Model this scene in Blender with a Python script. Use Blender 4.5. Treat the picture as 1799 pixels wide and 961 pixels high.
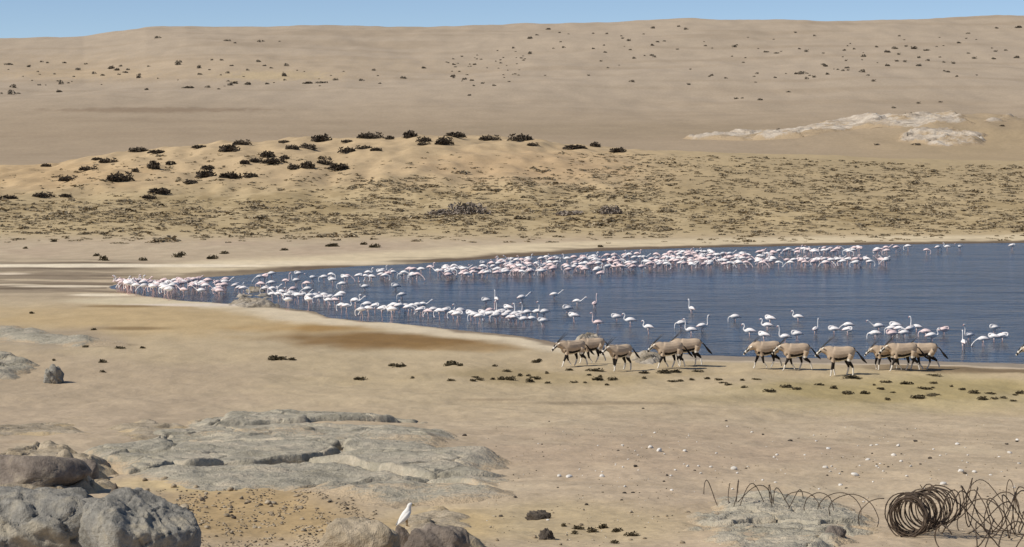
import bpy, math, random
import numpy as np
from mathutils import Vector

for o in list(bpy.data.objects):
    bpy.data.objects.remove(o)
scene = bpy.context.scene
col = scene.collection
random.seed(7)
RNG = np.random.default_rng(11)

# ------------------------------------------------------------------ camera
W, HH, F, CAMZ, YH = 1799.0, 961.0, 4000.0, 10.5, 230.0
CX, CY = W / 2, HH / 2
TH = math.atan((CY - YH) / F)
cam_d = bpy.data.cameras.new('camera')
cam = bpy.data.objects.new('camera', cam_d)
col.objects.link(cam)
cam.location = (0, 0, CAMZ)
cam.rotation_euler = (math.radians(90) - TH, 0, 0)
cam_d.sensor_fit = 'HORIZONTAL'
cam_d.sensor_width = 36.0
cam_d.lens = 36.0 * F / W
cam_d.clip_start = 0.5
cam_d.clip_end = 20000
scene.camera = cam

# ------------------------------------------------------------------ sky and sun
SUN_ELEV, SUN_AZ = math.radians(43), math.radians(-110)      # azimuth from +Y (view axis), negative = left
world = bpy.data.worlds.new('World')
scene.world = world
world.use_nodes = True
wn = world.node_tree
wn.nodes.clear()
sky = wn.nodes.new('ShaderNodeTexSky')
sky.sky_type = 'NISHITA'
sky.sun_disc = False
sky.sun_elevation = SUN_ELEV
sky.sun_rotation = SUN_AZ
sky.altitude = 0
sky.air_density = 0.46
sky.dust_density = 0.0
sky.ozone_density = 1.2
bg = wn.nodes.new('ShaderNodeBackground')
bg.inputs[1].default_value = 0.10
wo = wn.nodes.new('ShaderNodeOutputWorld')
wn.links.new(sky.outputs[0], bg.inputs[0])
wn.links.new(bg.outputs[0], wo.inputs[0])

sun_d = bpy.data.lights.new('sun', 'SUN')
sun_d.energy = 4.1
sun_d.angle = math.radians(0.53)
sun_d.color = (1.0, 0.93, 0.82)
sun = bpy.data.objects.new('sun', sun_d)
col.objects.link(sun)
sv = Vector((math.cos(SUN_ELEV) * math.sin(SUN_AZ), math.cos(SUN_ELEV) * math.cos(SUN_AZ), math.sin(SUN_ELEV)))
sun.rotation_euler = sv.to_track_quat('Z', 'Y').to_euler()
sun.location = (-60, 40, 90)

scene.view_settings.view_transform = 'Standard'
scene.view_settings.look = 'None'
scene.view_settings.exposure = 0.06
scene.view_settings.gamma = 1.0
scene.view_settings.use_curve_mapping = False
scene.render.engine = 'CYCLES'

# ------------------------------------------------------------------ numeric helpers
def lin(r, g, b):
    def f(c):
        c = c / 255.0
        return c / 12.92 if c <= 0.04045 else ((c + 0.055) / 1.055) ** 2.4
    return np.array([f(r), f(g), f(b)])

def hash2(ix, iy, seed):
    h = (ix.astype(np.int64) * 374761393 + iy.astype(np.int64) * 668265263 + seed * 974634777) & 0xffffffff
    h = ((h ^ (h >> 13)) * 1274126177) & 0xffffffff
    h = h ^ (h >> 16)
    return (h & 0xffff) / 65535.0

def noise(x, y, seed=0):
    x = np.asarray(x, float); y = np.asarray(y, float)
    x0 = np.floor(x); y0 = np.floor(y)
    fx = x - x0; fy = y - y0
    ux = fx * fx * fx * (fx * (fx * 6 - 15) + 10); uy = fy * fy * fy * (fy * (fy * 6 - 15) + 10)
    def g(dx, dy):
        a = hash2(x0 + dx, y0 + dy, seed) * 2 * math.pi
        return np.cos(a) * (fx - dx) + np.sin(a) * (fy - dy)
    a = g(0, 0) * (1 - ux) + g(1, 0) * ux
    b = g(0, 1) * (1 - ux) + g(1, 1) * ux
    return (a * (1 - uy) + b * uy) * 1.5

def fbm(x, y, oct=4, seed=0, gain=0.5):
    s = 0; a = 1.0; fr = 1.0
    for k in range(oct):
        s = s + a * noise(np.asarray(x) * fr + 17.3 * k, np.asarray(y) * fr - 9.1 * k, seed + k)
        a *= gain; fr *= 2.03
    return s

def voronoi(x, y, seed=0):
    """returns F1, F2, random id of the nearest cell, offset to its centre"""
    x0 = np.floor(x); y0 = np.floor(y)
    f1 = np.full(x.shape, 9.0); f2 = np.full(x.shape, 9.0)
    idv = np.zeros(x.shape); ox = np.zeros(x.shape); oy = np.zeros(x.shape)
    for dx in (-1, 0, 1):
        for dy in (-1, 0, 1):
            cx = x0 + dx; cy = y0 + dy
            px = cx + hash2(cx, cy, seed); py = cy + hash2(cx, cy, seed + 5)
            d = np.hypot(x - px, y - py)
            m = d < f1
            f2 = np.where(m, f1, np.minimum(f2, d))
            f1 = np.where(m, d, f1)
            idv = np.where(m, hash2(cx, cy, seed + 9), idv)
            ox = np.where(m, x - px, ox); oy = np.where(m, y - py, oy)
    return f1, f2, idv, ox, oy

def sstep(a, b, x):
    t = np.clip((x - a) / (b - a), 0, 1)
    return t * t * (3 - 2 * t)

def poly_sd(px, py, poly):
    """signed distance to a closed polygon, positive OUTSIDE"""
    shp = px.shape
    px = px.ravel(); py = py.ravel()
    d2 = np.full(px.shape, 1e12); inside = np.zeros(px.shape, bool)
    n = len(poly)
    for i in range(n):
        ax, ay = poly[i]; bx, by = poly[(i + 1) % n]
        ex, ey = bx - ax, by - ay
        t = np.clip(((px - ax) * ex + (py - ay) * ey) / (ex * ex + ey * ey + 1e-12), 0, 1)
        d2 = np.minimum(d2, (px - ax - t * ex) ** 2 + (py - ay - t * ey) ** 2)
        c = (ay > py) != (by > py)
        if abs(by - ay) > 1e-9:
            inside ^= c & (px < (bx - ax) * (py - ay) / (by - ay) + ax)
    d = np.sqrt(d2)
    return np.where(inside, -d, d).reshape(shp)

ST, CT = math.sin(TH), math.cos(TH)
def ray(px, py):
    a = (np.asarray(px, float) - CX) / F; b = -(np.asarray(py, float) - CY) / F
    return a, CT + b * ST, -ST + b * CT
def project(X, Y, Z):
    r = Z - CAMZ
    zf = Y * CT - r * ST
    return CX + F * X / zf, CY - F * (Y * ST + r * CT) / zf
def on_plane(px, py, z=0.0):
    dx, dy, dz = ray(px, py)
    t = (z - CAMZ) / dz
    return t * dx, t * dy

# ------------------------------------------------------------------ terrain
near_edge = [(190,503),(215,511),(260,520),(320,527),(400,533),(440,537),(490,540),(540,548),(590,560),(640,565),(700,568),(760,574),
             (840,583),(900,589),(960,597),(1020,606),(1080,615),(1140,620),(1200,623),(1300,626),(1400,628),(1560,632),(1700,636),(1799,639),(2100,648),(2600,655)]
far_edge = [(2700,424),(2300,424),(1799,427),(1600,429),(1400,432),(1200,436),(1100,439),(1000,445),(900,452),(840,457),(740,463),(640,468),(560,473),(470,479),(400,485),(300,491),(230,496)]
LAKE = [tuple(float(v) for v in on_plane(x, y)) for x, y in near_edge + far_edge]

KD = np.array([215., 300., 420., 520., 640., 800., 1100., 1500., 1950., 2400., 5000., 9000.])
CU = [-700, 0, 100, 200, 330, 430, 560, 700, 800, 900, 1000, 1100, 1200, 1400, 1600, 1799, 2500]
CYC = [330, 300, 291, 274, 260, 252, 247, 243, 241, 246, 257, 266, 269, 275, 282, 287, 290]
RU = [-700, 0, 150, 200, 260, 330, 500, 850, 1000, 1200, 1400, 1799, 2500]
RY = [70, 68, 68, 61, 53, 50, 50, 51, 46, 40, 38.5, 34, 30]
BU = [1120, 1300, 1400, 1500, 1640, 1799, 1950, 2300]
BH = [0, 0.9, 2.4, 4.6, 7.6, 7.0, 5.5, 0]
def back(X, Y):
    u = CX + F * X / np.maximum(Y, 1)
    zc = CAMZ - (np.interp(u, CU, CYC) - YH) * 420 / F
    zr = CAMZ + (YH - np.interp(u, RU, RY)) * 1950 / F
    k = np.zeros((12,) + Y.shape)
    k[0] = 0.0; k[1] = 1.0; k[2] = zc; k[3] = np.minimum(zc * 0.5 + 0.6, 3.4); k[4] = 3.0
    k[5] = 8.6; k[6] = 26.0; k[7] = zr * 0.60; k[8] = zr; k[9] = zr - 9; k[10] = zr * 0.4; k[11] = 0
    sl = np.zeros_like(k)
    for i in range(1, 11):
        sl[i] = (k[i + 1] - k[i - 1]) / (KD[i + 1] - KD[i - 1])
    sl[0] = 0.004; sl[2] = 0; sl[4] = 0.012; sl[8] = 0.01
    z = np.zeros_like(Y)
    for i in range(11):
        h = KD[i + 1] - KD[i]
        m = (Y >= KD[i]) & (Y < KD[i + 1])
        t = np.clip((Y - KD[i]) / h, 0, 1)
        v = (2*t**3-3*t**2+1)*k[i] + (t**3-2*t**2+t)*h*sl[i] + (-2*t**3+3*t**2)*k[i+1] + (t**3-t**2)*h*sl[i+1]
        z = np.where(m, v, z)
    z = z + np.interp(u, BU, BH) * np.exp(-((Y - 775) / 75.0) ** 2) * (1 + 0.25 * fbm(X / 22, Y / 40, 3, 91))
    # hummocky dune field
    hm = sstep(285, 330, Y) * (1 - sstep(440, 520, Y))
    left = 1 - 0.75 * sstep(1000, 1250, u)
    z = z + hm * left * (0.75 * fbm(X / 11, Y / 24, 3, 21) + 0.30 * noise(X / 4, Y / 8, 22))
    # broad relief of the far dune slope
    fm = sstep(760, 1150, Y) * (1 - sstep(2300, 3000, Y))
    z = z + fm * (2.6 * fbm(X / 130, Y / 260, 3, 31) + 0.5 * fbm(X / 20, Y / 60, 2, 33))
    pm = sstep(215, 260, Y) * (1 - sstep(300, 420, Y))
    z = z + pm * 0.25 * fbm(X / 9, Y / 18, 2, 41)
    return z

def shore_sd(X, Y):
    X = np.asarray(X, float); Y = np.asarray(Y, float)
    out = np.full(X.shape, 60.0)
    m = (Y > 60) & (Y < 300)
    if m.any():
        out[m] = shore_sd_full(X[m], Y[m])
    return out
def shore_sd_full(X, Y):
    return poly_sd(X, Y, LAKE) + 0.5 * fbm(X / 5, Y / 6, 2, 51) + 0.18 * noise(X / 1.2, Y / 1.5, 52)

def height(X, Y, sd=None):
    X = np.asarray(X, float); Y = np.asarray(Y, float)
    if sd is None:
        sd = shore_sd(X, Y)
    z = np.where(sd > 0, 0.26 * (1 - np.exp(-np.maximum(sd, 0) / 12)), np.maximum(sd * 0.07, -1.0))
    a = (83 - Y) / 6.0
    fore = 0.092 * 6.0 * np.where(a > 30, a, np.log1p(np.exp(np.minimum(a, 30))))
    z = z + fore * (1 - np.exp(-np.maximum(sd, 0) / 8.0))
    fg = 1 - sstep(88, 130, Y)
    z = z + fg * (0.13 * fbm(X / 6, Y / 8, 3, 61) + 0.034 * fbm(X / 1.1, Y / 1.3, 4, 63, 0.6)) * sstep(0, 6, sd)
    z = z + 0.045 * fbm(X / 4, Y / 7, 2, 64) * sstep(0.5, 6, sd) * (1 - sstep(200, 300, Y))
    m = Y > 215
    if m.any():
        z = np.array(z); z[m] = z[m] + back(X[m], Y[m])
    return z

TS = np.concatenate([np.linspace(18, 110, 70)[:-1], np.linspace(110, 220, 30)[:-1], np.linspace(220, 520, 90)[:-1], np.geomspace(520, 2300, 70)])
def hit(px, py):
    """first point of the terrain seen through pixels px, py -> X, Y, Z"""
    px = np.atleast_1d(np.asarray(px, float)); py = np.atleast_1d(np.asarray(py, float))
    dx, dy, dz = ray(px, py)
    r = np.arange(len(px))
    t = np.repeat(TS[None, :], len(px), 0) / dy[:, None]
    for stage in range(3):
        g = CAMZ + t * dz[:, None] - height(t * dx[:, None], t * dy[:, None])
        below = g < 0
        i = np.argmax(below, axis=1)
        i = np.where(below.any(axis=1), np.maximum(i, 1), t.shape[1] - 1)
        g0, g1 = g[r, i - 1], g[r, i]
        t0, t1 = t[r, i - 1], t[r, i]
        if stage < 2:
            t = t0[:, None] + (t1 - t0)[:, None] * np.linspace(0, 1, 8)[None]
    w = np.clip(g0 / (g0 - g1 + 1e-9), 0, 1)
    tt = t0 * (1 - w) + t1 * w
    X = tt * dx; Y = tt * dy
    return X, Y, height(X, Y)

# ------------------------------------------------------------------ materials
def new_mat(name):
    m = bpy.data.materials.new(name); m.use_nodes = True
    nt = m.node_tree; b = nt.nodes['Principled BSDF']
    return m, nt, b
def nd(nt, kind, **kw):
    n = nt.nodes.new(kind)
    for k, v in kw.items():
        if k in ('operation', 'blend_type', 'data_type', 'attribute_name', 'noise_dimensions', 'feature', 'distance', 'interpolation'):
            setattr(n, k, v)
        else:
            n.inputs[k].default_value = v
    return n
def noise_node(nt, scale, detail=4, rough=0.55, vec=None):
    n = nd(nt, 'ShaderNodeTexNoise', Scale=scale, Detail=detail, Roughness=rough)
    if vec is not None: nt.links.new(vec, n.inputs['Vector'])
    return n
def maprange(nt, sock, a, b, c, d):
    n = nt.nodes.new('ShaderNodeMapRange')
    n.inputs[1].default_value = a; n.inputs[2].default_value = b; n.inputs[3].default_value = c; n.inputs[4].default_value = d
    nt.links.new(sock, n.inputs[0]); return n.outputs[0]
def mathn(nt, op, a, b):
    n = nt.nodes.new('ShaderNodeMath'); n.operation = op
    for i, s in enumerate((a, b)):
        if isinstance(s, (int, float)): n.inputs[i].default_value = s
        else: nt.links.new(s, n.inputs[i])
    return n.outputs[0]
def scale_col(nt, colsock, valsock):
    n = nt.nodes.new('ShaderNodeVectorMath'); n.operation = 'SCALE'
    nt.links.new(colsock, n.inputs[0]); nt.links.new(valsock, n.inputs['Scale'])
    return n.outputs[0]
def bump(nt, b, hsock, strength, dist):
    n = nt.nodes.new('ShaderNodeBump'); n.inputs['Strength'].default_value = strength; n.inputs['Distance'].default_value = dist
    nt.links.new(hsock, n.inputs['Height']); nt.links.new(n.outputs[0], b.inputs['Normal'])

def sand_material():
    m, nt, b = new_mat('sand')
    at = nd(nt, 'ShaderNodeAttribute', attribute_name='tint')
    geo = nt.nodes.new('ShaderNodeNewGeometry')
    mp = nt.nodes.new('ShaderNodeMapping'); nt.links.new(geo.outputs['Position'], mp.inputs[0])
    mp.inputs['Scale'].default_value = (1, 0.45, 1)
    n1 = noise_node(nt, 9.0, 3, 0.6, geo.outputs['Position'])
    n2 = noise_node(nt, 0.9, 4, 0.6, mp.outputs[0])
    n3 = noise_node(nt, 0.07, 4, 0.6, mp.outputs[0])
    v = mathn(nt, 'MULTIPLY', maprange(nt, n1.outputs[0], 0.3, 0.7, 0.90, 1.08), maprange(nt, n2.outputs[0], 0.3, 0.7, 0.90, 1.08))
    v = mathn(nt, 'MULTIPLY', v, maprange(nt, n3.outputs[0], 0.3, 0.7, 0.93, 1.06))
    nt.links.new(scale_col(nt, at.outputs['Color'], v), b.inputs['Base Color'])
    b.inputs['Roughness'].default_value = 0.95
    b.inputs['Specular IOR Level'].default_value = 0.15
    h = mathn(nt, 'ADD', n1.outputs[0], mathn(nt, 'MULTIPLY', n2.outputs[0], 3.0))
    bump(nt, b, h, 0.5, 0.03)
    return m

def water_material():
    m, nt, b = new_mat('lake_water')
    geo = nt.nodes.new('ShaderNodeNewGeometry')
    mp = nt.nodes.new('ShaderNodeMapping'); nt.links.new(geo.outputs['Position'], mp.inputs[0])
    mp.inputs['Scale'].default_value = (0.45, 1.0, 1.0)
    a = noise_node(nt, 1.3, 4, 0.6, mp.outputs[0])
    c = noise_node(nt, 0.22, 3, 0.5, mp.outputs[0])
    big = noise_node(nt, 0.035, 3, 0.5, mp.outputs[0])
    h = mathn(nt, 'ADD', a.outputs[0], mathn(nt, 'MULTIPLY', c.outputs[0], 2.4))
    h = mathn(nt, 'MULTIPLY', h, maprange(nt, big.outputs[0], 0.35, 0.65, 0.75, 1.15))
    b.inputs['Base Color'].default_value = (0.022, 0.040, 0.062, 1)
    b.inputs['Roughness'].default_value = 0.16
    b.inputs['IOR'].default_value = 1.33
    bump(nt, b, h, 1.0, 0.16)
    return m

def rock_material(name, c1, c2, c3, scale=1.0, bstr=0.7, dust=None):
    m, nt, b = new_mat(name)
    geo = nt.nodes.new('ShaderNodeNewGeometry')
    n1 = noise_node(nt, 0.9 * scale, 5, 0.62, geo.outputs['Position'])
    n2 = noise_node(nt, 7.0 * scale, 4, 0.65, geo.outputs['Position'])
    n3 = noise_node(nt, 30.0 * scale, 3, 0.6, geo.outputs['Position'])
    r = nt.nodes.new('ShaderNodeValToRGB')
    r.color_ramp.elements[0].position = 0.36; r.color_ramp.elements[0].color = (*c1, 1)
    r.color_ramp.elements[1].position = 0.66; r.color_ramp.elements[1].color = (*c3, 1)
    e = r.color_ramp.elements.new(0.5); e.color = (*c2, 1)
    nt.links.new(n1.outputs[0], r.inputs[0])
    v = mathn(nt, 'MULTIPLY', maprange(nt, n2.outputs[0], 0.3, 0.7, 0.78, 1.14), maprange(nt, n3.outputs[0], 0.3, 0.7, 0.88, 1.08))
    csock = scale_col(nt, r.outputs[0], v)
    if dust is not None:      # wind-blown sand lying in hollows and at the margins
        at = nd(nt, 'ShaderNodeAttribute', attribute_name='tint')
        mx = nt.nodes.new('ShaderNodeMix'); mx.data_type = 'RGBA'
        d = mathn(nt, 'ADD', at.outputs['Fac'], maprange(nt, n2.outputs[0], 0.3, 0.7, -0.22, 0.22))
        nt.links.new(maprange(nt, d, 0.35, 0.65, 0, 1), mx.inputs[0])
        nt.links.new(csock, mx.inputs[6]); mx.inputs[7].default_value = (*dust, 1)
        csock = mx.outputs[2]
    nt.links.new(csock, b.inputs['Base Color'])
    b.inputs['Roughness'].default_value = 0.92
    b.inputs['Specular IOR Level'].default_value = 0.2
    h = mathn(nt, 'ADD', n2.outputs[0], mathn(nt, 'MULTIPLY', n3.outputs[0], 0.35))
    bump(nt, b, h, bstr, 0.07 / scale)
    return m

def tint_material(name, rough=0.85, var=0.12, scale=14.0):
    m, nt, b = new_mat(name)
    at = nd(nt, 'ShaderNodeAttribute', attribute_name='tint')
    tc = nt.nodes.new('ShaderNodeTexCoord')
    n1 = noise_node(nt, scale, 3, 0.6, tc.outputs['Object'])
    nt.links.new(scale_col(nt, at.outputs['Color'], maprange(nt, n1.outputs[0], 0.3, 0.7, 1 - var, 1 + var)), b.inputs['Base Color'])
    b.inputs['Roughness'].default_value = rough
    b.inputs['Specular IOR Level'].default_value = 0.2
    return m

def plant_material(name, c1, c2):
    m, nt, b = new_mat(name)
    geo = nt.nodes.new('ShaderNodeNewGeometry')
    oi = nt.nodes.new('ShaderNodeObjectInfo')
    n1 = noise_node(nt, 1.3, 3, 0.6, geo.outputs['Position'])
    f = mathn(nt, 'ADD', mathn(nt, 'MULTIPLY', n1.outputs[0], 0.8), mathn(nt, 'MULTIPLY', oi.outputs['Random'], 0.3))
    mx = nt.nodes.new('ShaderNodeMix'); mx.data_type = 'RGBA'
    nt.links.new(maprange(nt, f, 0.35, 0.75, 0, 1), mx.inputs[0])
    mx.inputs[6].default_value = (*c1, 1); mx.inputs[7].default_value = (*c2, 1)
    nt.links.new(mx.outputs[2], b.inputs['Base Color'])
    b.inputs['Roughness'].default_value = 0.9
    b.inputs['Specular IOR Level'].default_value = 0.1
    return m

M = {}
M['sand'] = sand_material()
M['water'] = water_material()
M['slab'] = rock_material('grey_green_bedrock', (0.335, 0.305, 0.235), (0.43, 0.393, 0.308), (0.52, 0.455, 0.35), 1.0, 0.9, tuple(lin(186, 167, 139)))
M['boulder'] = rock_material('grey_boulder_rock', (0.21, 0.20, 0.175), (0.30, 0.285, 0.25), (0.42, 0.375, 0.29), 2.2, 1.0)
M['brown_rock'] = rock_material('brown_rock', (0.17, 0.14, 0.115), (0.25, 0.21, 0.175), (0.38, 0.32, 0.24), 2.2, 1.0)
M['tan_rock'] = rock_material('tan_rock', (0.33, 0.27, 0.19), (0.42, 0.35, 0.25), (0.50, 0.42, 0.31), 2.0, 0.9, tuple(lin(190, 170, 136)))
M['pale_rock'] = rock_material('pale_rock', (0.42, 0.35, 0.27), (0.56, 0.48, 0.385), (0.66, 0.59, 0.49), 0.12, 0.6, tuple(lin(172, 152, 124)))
M['shore_rock'] = rock_material('shore_rock', (0.26, 0.22, 0.16), (0.38, 0.33, 0.26), (0.50, 0.45, 0.38), 1.0, 0.8)
M['dark_stone'] = rock_material('dark_stone', (0.05, 0.042, 0.036), (0.09, 0.075, 0.062), (0.16, 0.13, 0.10), 4.0, 0.8)
M['white_stone'] = rock_material('white_quartz', (0.58, 0.54, 0.47), (0.74, 0.71, 0.66), (0.82, 0.80, 0.76), 4.0, 0.5)
M['tan_stone'] = rock_material('tan_stone', (0.24, 0.19, 0.13), (0.36, 0.29, 0.20), (0.50, 0.43, 0.32), 4.0, 0.6)
M['bush'] = plant_material('dark_bush', (0.055, 0.042, 0.032), (0.11, 0.088, 0.064))
M['grey_bush'] = plant_material('grey_bush', (0.20, 0.165, 0.135), (0.33, 0.28, 0.23))
M['tuft'] = plant_material('dry_tuft', (0.25, 0.20, 0.128), (0.44, 0.36, 0.24))
M['hill_bush'] = plant_material('hill_bush', (0.12, 0.098, 0.075), (0.20, 0.17, 0.13))
M['weed'] = plant_material('shore_weed', (0.065, 0.052, 0.030), (0.15, 0.122, 0.075))
M['bird'] = tint_material('bird_plumage', 0.8, 0.05, 12)
M['hide'] = tint_material('antelope_hide', 0.8, 0.10, 9)
mw, nt, b = new_mat('rusty_wire')
g_ = nt.nodes.new('ShaderNodeNewGeometry')
n_ = noise_node(nt, 12, 3, 0.6, g_.outputs['Position'])
r_ = nt.nodes.new('ShaderNodeValToRGB')
r_.color_ramp.elements[0].position = 0.35; r_.color_ramp.elements[0].color = (0.050, 0.034, 0.022, 1)
r_.color_ramp.elements[1].position = 0.7; r_.color_ramp.elements[1].color = (0.14, 0.098, 0.066, 1)
nt.links.new(n_.outputs[0], r_.inputs[0]); nt.links.new(r_.outputs[0], b.inputs['Base Color'])
b.inputs['Roughness'].default_value = 0.7; b.inputs['Metallic'].default_value = 0.25
M['wire'] = mw
mh, nt, b = new_mat('horn')
tc = nt.nodes.new('ShaderNodeTexCoord'); n_ = noise_node(nt, 20, 2, 0.5, tc.outputs['Object'])
r_ = nt.nodes.new('ShaderNodeValToRGB')
r_.color_ramp.elements[0].color = (0.012, 0.010, 0.009, 1); r_.color_ramp.elements[1].color = (0.035, 0.03, 0.026, 1)
nt.links.new(n_.outputs[0], r_.inputs[0]); nt.links.new(r_.outputs[0], b.inputs['Base Color']); b.inputs['Roughness'].default_value = 0.55
M['horn'] = mh

# ------------------------------------------------------------------ object helpers
def mesh_np(name, verts, faces, mat, tint=None, smooth=True):
    me = bpy.data.meshes.new(name)
    verts = np.asarray(verts, np.float32)
    if isinstance(faces, np.ndarray):
        n, k = faces.shape
        me.vertices.add(len(verts)); me.vertices.foreach_set('co', verts.ravel())
        me.loops.add(n * k); me.loops.foreach_set('vertex_index', faces.astype(np.int32).ravel())
        me.polygons.add(n); me.polygons.foreach_set('loop_start', np.arange(0, n * k, k, dtype=np.int32))
        me.update(calc_edges=True)
    else:
        me.from_pydata([tuple(v) for v in verts.tolist()], [], [tuple(f) for f in faces])
    if tint is not None:
        a = me.color_attributes.new('tint', 'FLOAT_COLOR', 'POINT')
        c = np.ones((len(verts), 4), np.float32); c[:, :3] = tint
        a.data.foreach_set('color', c.ravel())
    if smooth:
        me.polygons.foreach_set('use_smooth', np.ones(len(me.polygons), bool))
    me.validate(); me.update()
    if mat is not None: me.materials.append(mat)
    return me
def add(name, me, loc=(0, 0, 0), rz=0.0, scale=(1, 1, 1), parent=None, label=None, cat=None, group=None, kind=None, rot=None):
    o = bpy.data.objects.new(name, me); col.objects.link(o)
    o.location = loc; o.rotation_euler = rot if rot is not None else (0, 0, rz)
    o.scale = scale if hasattr(scale, '__len__') else (scale,) * 3
    if parent is not None: o.parent = parent
    if label: o['label'] = label
    if cat: o['category'] = cat
    if group: o['group'] = group
    if kind: o['kind'] = kind
    return o

# ------------------------------------------------------------------ ground sheet
def build_ground():
    rows = np.concatenate([np.geomspace(9, 26, 40)[:-1], np.geomspace(26, 112, 520)[:-1], np.geomspace(112, 216, 170)[:-1],
                           np.geomspace(216, 470, 300)[:-1], np.geomspace(470, 2500, 190)[:-1], np.geomspace(2500, 9000, 14)])
    cu = np.concatenate([np.linspace(-0.75, -0.27, 60)[:-1], np.linspace(-0.27, 0.27, 620)[:-1], np.linspace(0.27, 0.75, 60)])
    # fan from a point 9 m behind the camera
    Yg = np.repeat(rows[:, None], len(cu), 1)
    Xg = cu[None, :] * (Yg + 9.0)
    sd = shore_sd(Xg, Yg)
    Z = height(Xg, Yg, sd)
    px, py = project(Xg, Yg, Z)
    # albedo
    C = np.zeros(Xg.shape + (3,))
    def fill(mask, c):
        nonlocal C
        C = C * (1 - mask[..., None]) + np.asarray(c) * mask[..., None]
    n_l = fbm(Xg / 14, Yg / 30, 4, 71)
    n_m = fbm(Xg / 3, Yg / 6, 4, 72)
    n_s = fbm(Xg / 0.7, Yg / 1.1, 3, 73)
    C[:] = lin(189, 171, 145)
    fill(sstep(-0.2, 0.5, n_l) * 0.6, lin(184, 164, 141))
    fill(sstep(0.1, 0.8, n_m) * 0.45, lin(202, 186, 158))
    fill(sstep(0.15, 0.8, n_s) * (Yg < 110) * 0.30, lin(160, 142, 116))
    fill(sstep(0.2, 0.7, -n_m) * (Yg < 110) * 0.30, lin(166, 149, 124))
    # warm sand between the rocks and the lake
    fill(sstep(62, 95, Yg) * (1 - sstep(120, 160, Yg)) * 0.7, lin(190, 172, 138))
    WARP = [fbm(Xg / 5 + 3, Yg / 9, 3, 5 + 31 * q) for q in range(3)]
    def patch(cx, cy, rx, ry, c, a, warp=0.35, edge=0.5):
        nonlocal C
        wx = WARP[int(cx) % 3]
        q = np.hypot((px - cx) / rx, (py - cy) / ry) + warp * wx
        m = (1 - sstep(1 - edge, 1 + edge, q)) * a * (sd > -0.3)
        fill(m, c)
    fg = Yg < 160
    patch(90, 690, 420, 70, lin(172, 154, 133), 0.55)
    patch(300, 560, 330, 30, lin(192, 167, 124), 0.75)
    patch(700, 596, 200, 15, lin(134, 104, 62), 0.95, 0.5)
    patch(560, 575, 130, 9, lin(160, 125, 72), 0.8, 0.5)
    patch(820, 610, 120, 7, lin(150, 120, 76), 0.7, 0.5)
    patch(900, 590, 130, 7, lin(205, 190, 155), 0.7, 0.4)
    patch(240, 577, 60, 3, lin(120, 98, 66), 0.7)
    patch(60, 595, 130, 18, lin(150, 138, 124), 0.6, 0.5)
    patch(200, 606, 60, 3, lin(96, 84, 70), 0.6, 0.6)
    patch(1600, 690, 330, 30, lin(184, 168, 122), 0.6)
    patch(1380, 700, 200, 8, lin(164, 148, 118), 0.5)
    patch(1050, 708, 130, 3, lin(140, 124, 102), 0.6)
    patch(860, 702, 60, 2.5, lin(146, 128, 106), 0.6)
    patch(1150, 790, 260, 40, lin(178, 158, 134), 0.5)
    patch(1000, 920, 240, 40, lin(178, 160, 120), 0.5)
    patch(450, 910, 190, 50, lin(176, 150, 106), 0.8)
    patch(330, 850, 120, 12, lin(200, 178, 132), 0.6)
    patch(780, 925, 90, 30, lin(196, 172, 128), 0.7)
    patch(1060, 662, 240, 14, lin(162, 144, 106), 0.6, 0.9)
    patch(1560, 684, 260, 16, lin(164, 147, 102), 0.6, 0.9)
    patch(880, 655, 120, 12, lin(166, 148, 114), 0.5, 0.9)
    # back plain and dunes
    fill(sstep(205, 235, Yg), lin(190, 170, 132))
    bm = sstep(225, 250, Yg) * (1 - sstep(330, 420, Yg))
    fill(bm * sstep(-0.15, 0.45, fbm(Xg / 12, Yg / 34, 4, 75)) * 0.6, lin(164, 144, 106))
    fill(bm * sstep(0.0, 0.5, fbm(Xg / 2.5, Yg / 10, 3, 76)) * 0.5, lin(148, 128, 92))
    dune = sstep(300, 345, Yg) * (1 - sstep(430, 480, Yg))
    fill(dune * (1 - 0.55 * sstep(1000, 1300, px)), lin(191, 168, 133))
    patch(920, 290, 170, 26, lin(188, 160, 124), 0.6)
    patch(80, 305, 170, 26, lin(192, 164, 124), 0.6)
    rm = sstep(270, 330, Yg) * (1 - sstep(430, 500, Yg)) * sstep(1050, 1350, px)
    fill(rm * 0.8, lin(178, 159, 124))
    # far plain and hill
    fill(sstep(440, 560, Yg), lin(169, 151, 127))
    fill(sstep(440, 560, Yg) * sstep(1300, 1750, px) * (1 - sstep(700, 900, Yg)) * 0.8, lin(174, 154, 122))
    fill(sstep(800, 1250, Yg), lin(180, 164, 143))
    st = fbm(Xg / 260, Yg / 45, 4, 77)
    fill(sstep(520, 700, Yg) * sstep(0.1, 0.6, st) * 0.35, lin(158, 140, 117))
    patch(300, 120, 460, 22, lin(186, 166, 138), 0.55, 0.4, 0.6)
    patch(480, 133, 90, 8, lin(196, 176, 140), 0.7, 0.5)
    patch(150, 130, 130, 8, lin(194, 172, 140), 0.6, 0.5)
    patch(280, 193, 180, 4, lin(140, 121, 99), 0.7, 0.4)
    patch(1100, 228, 420, 12, lin(160, 143, 119), 0.7, 0.3)
    # lake margins
    farside = (Yg > 140) & (sd > 0)
    nearside = sd > 0
    wob = sd + 0.8 * n_m
    fs = sstep(150, 175, Yg)
    fill(fs * (1 - sstep(9, 15, wob)) * (wob > 0) * 0.9, lin(218, 201, 168))
    fill(fs * (1 - sstep(2.0, 4.5, wob)) * 0.95, lin(106, 90, 74))
    fill(fs * sstep(0.2, 0.5, fbm(Xg / 16, Yg / 3.0, 3, 79)) * (1 - sstep(3, 9, sd)) * 0.7, lin(112, 96, 80))
    ns = (1 - sstep(140, 158, Yg)) * nearside
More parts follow.
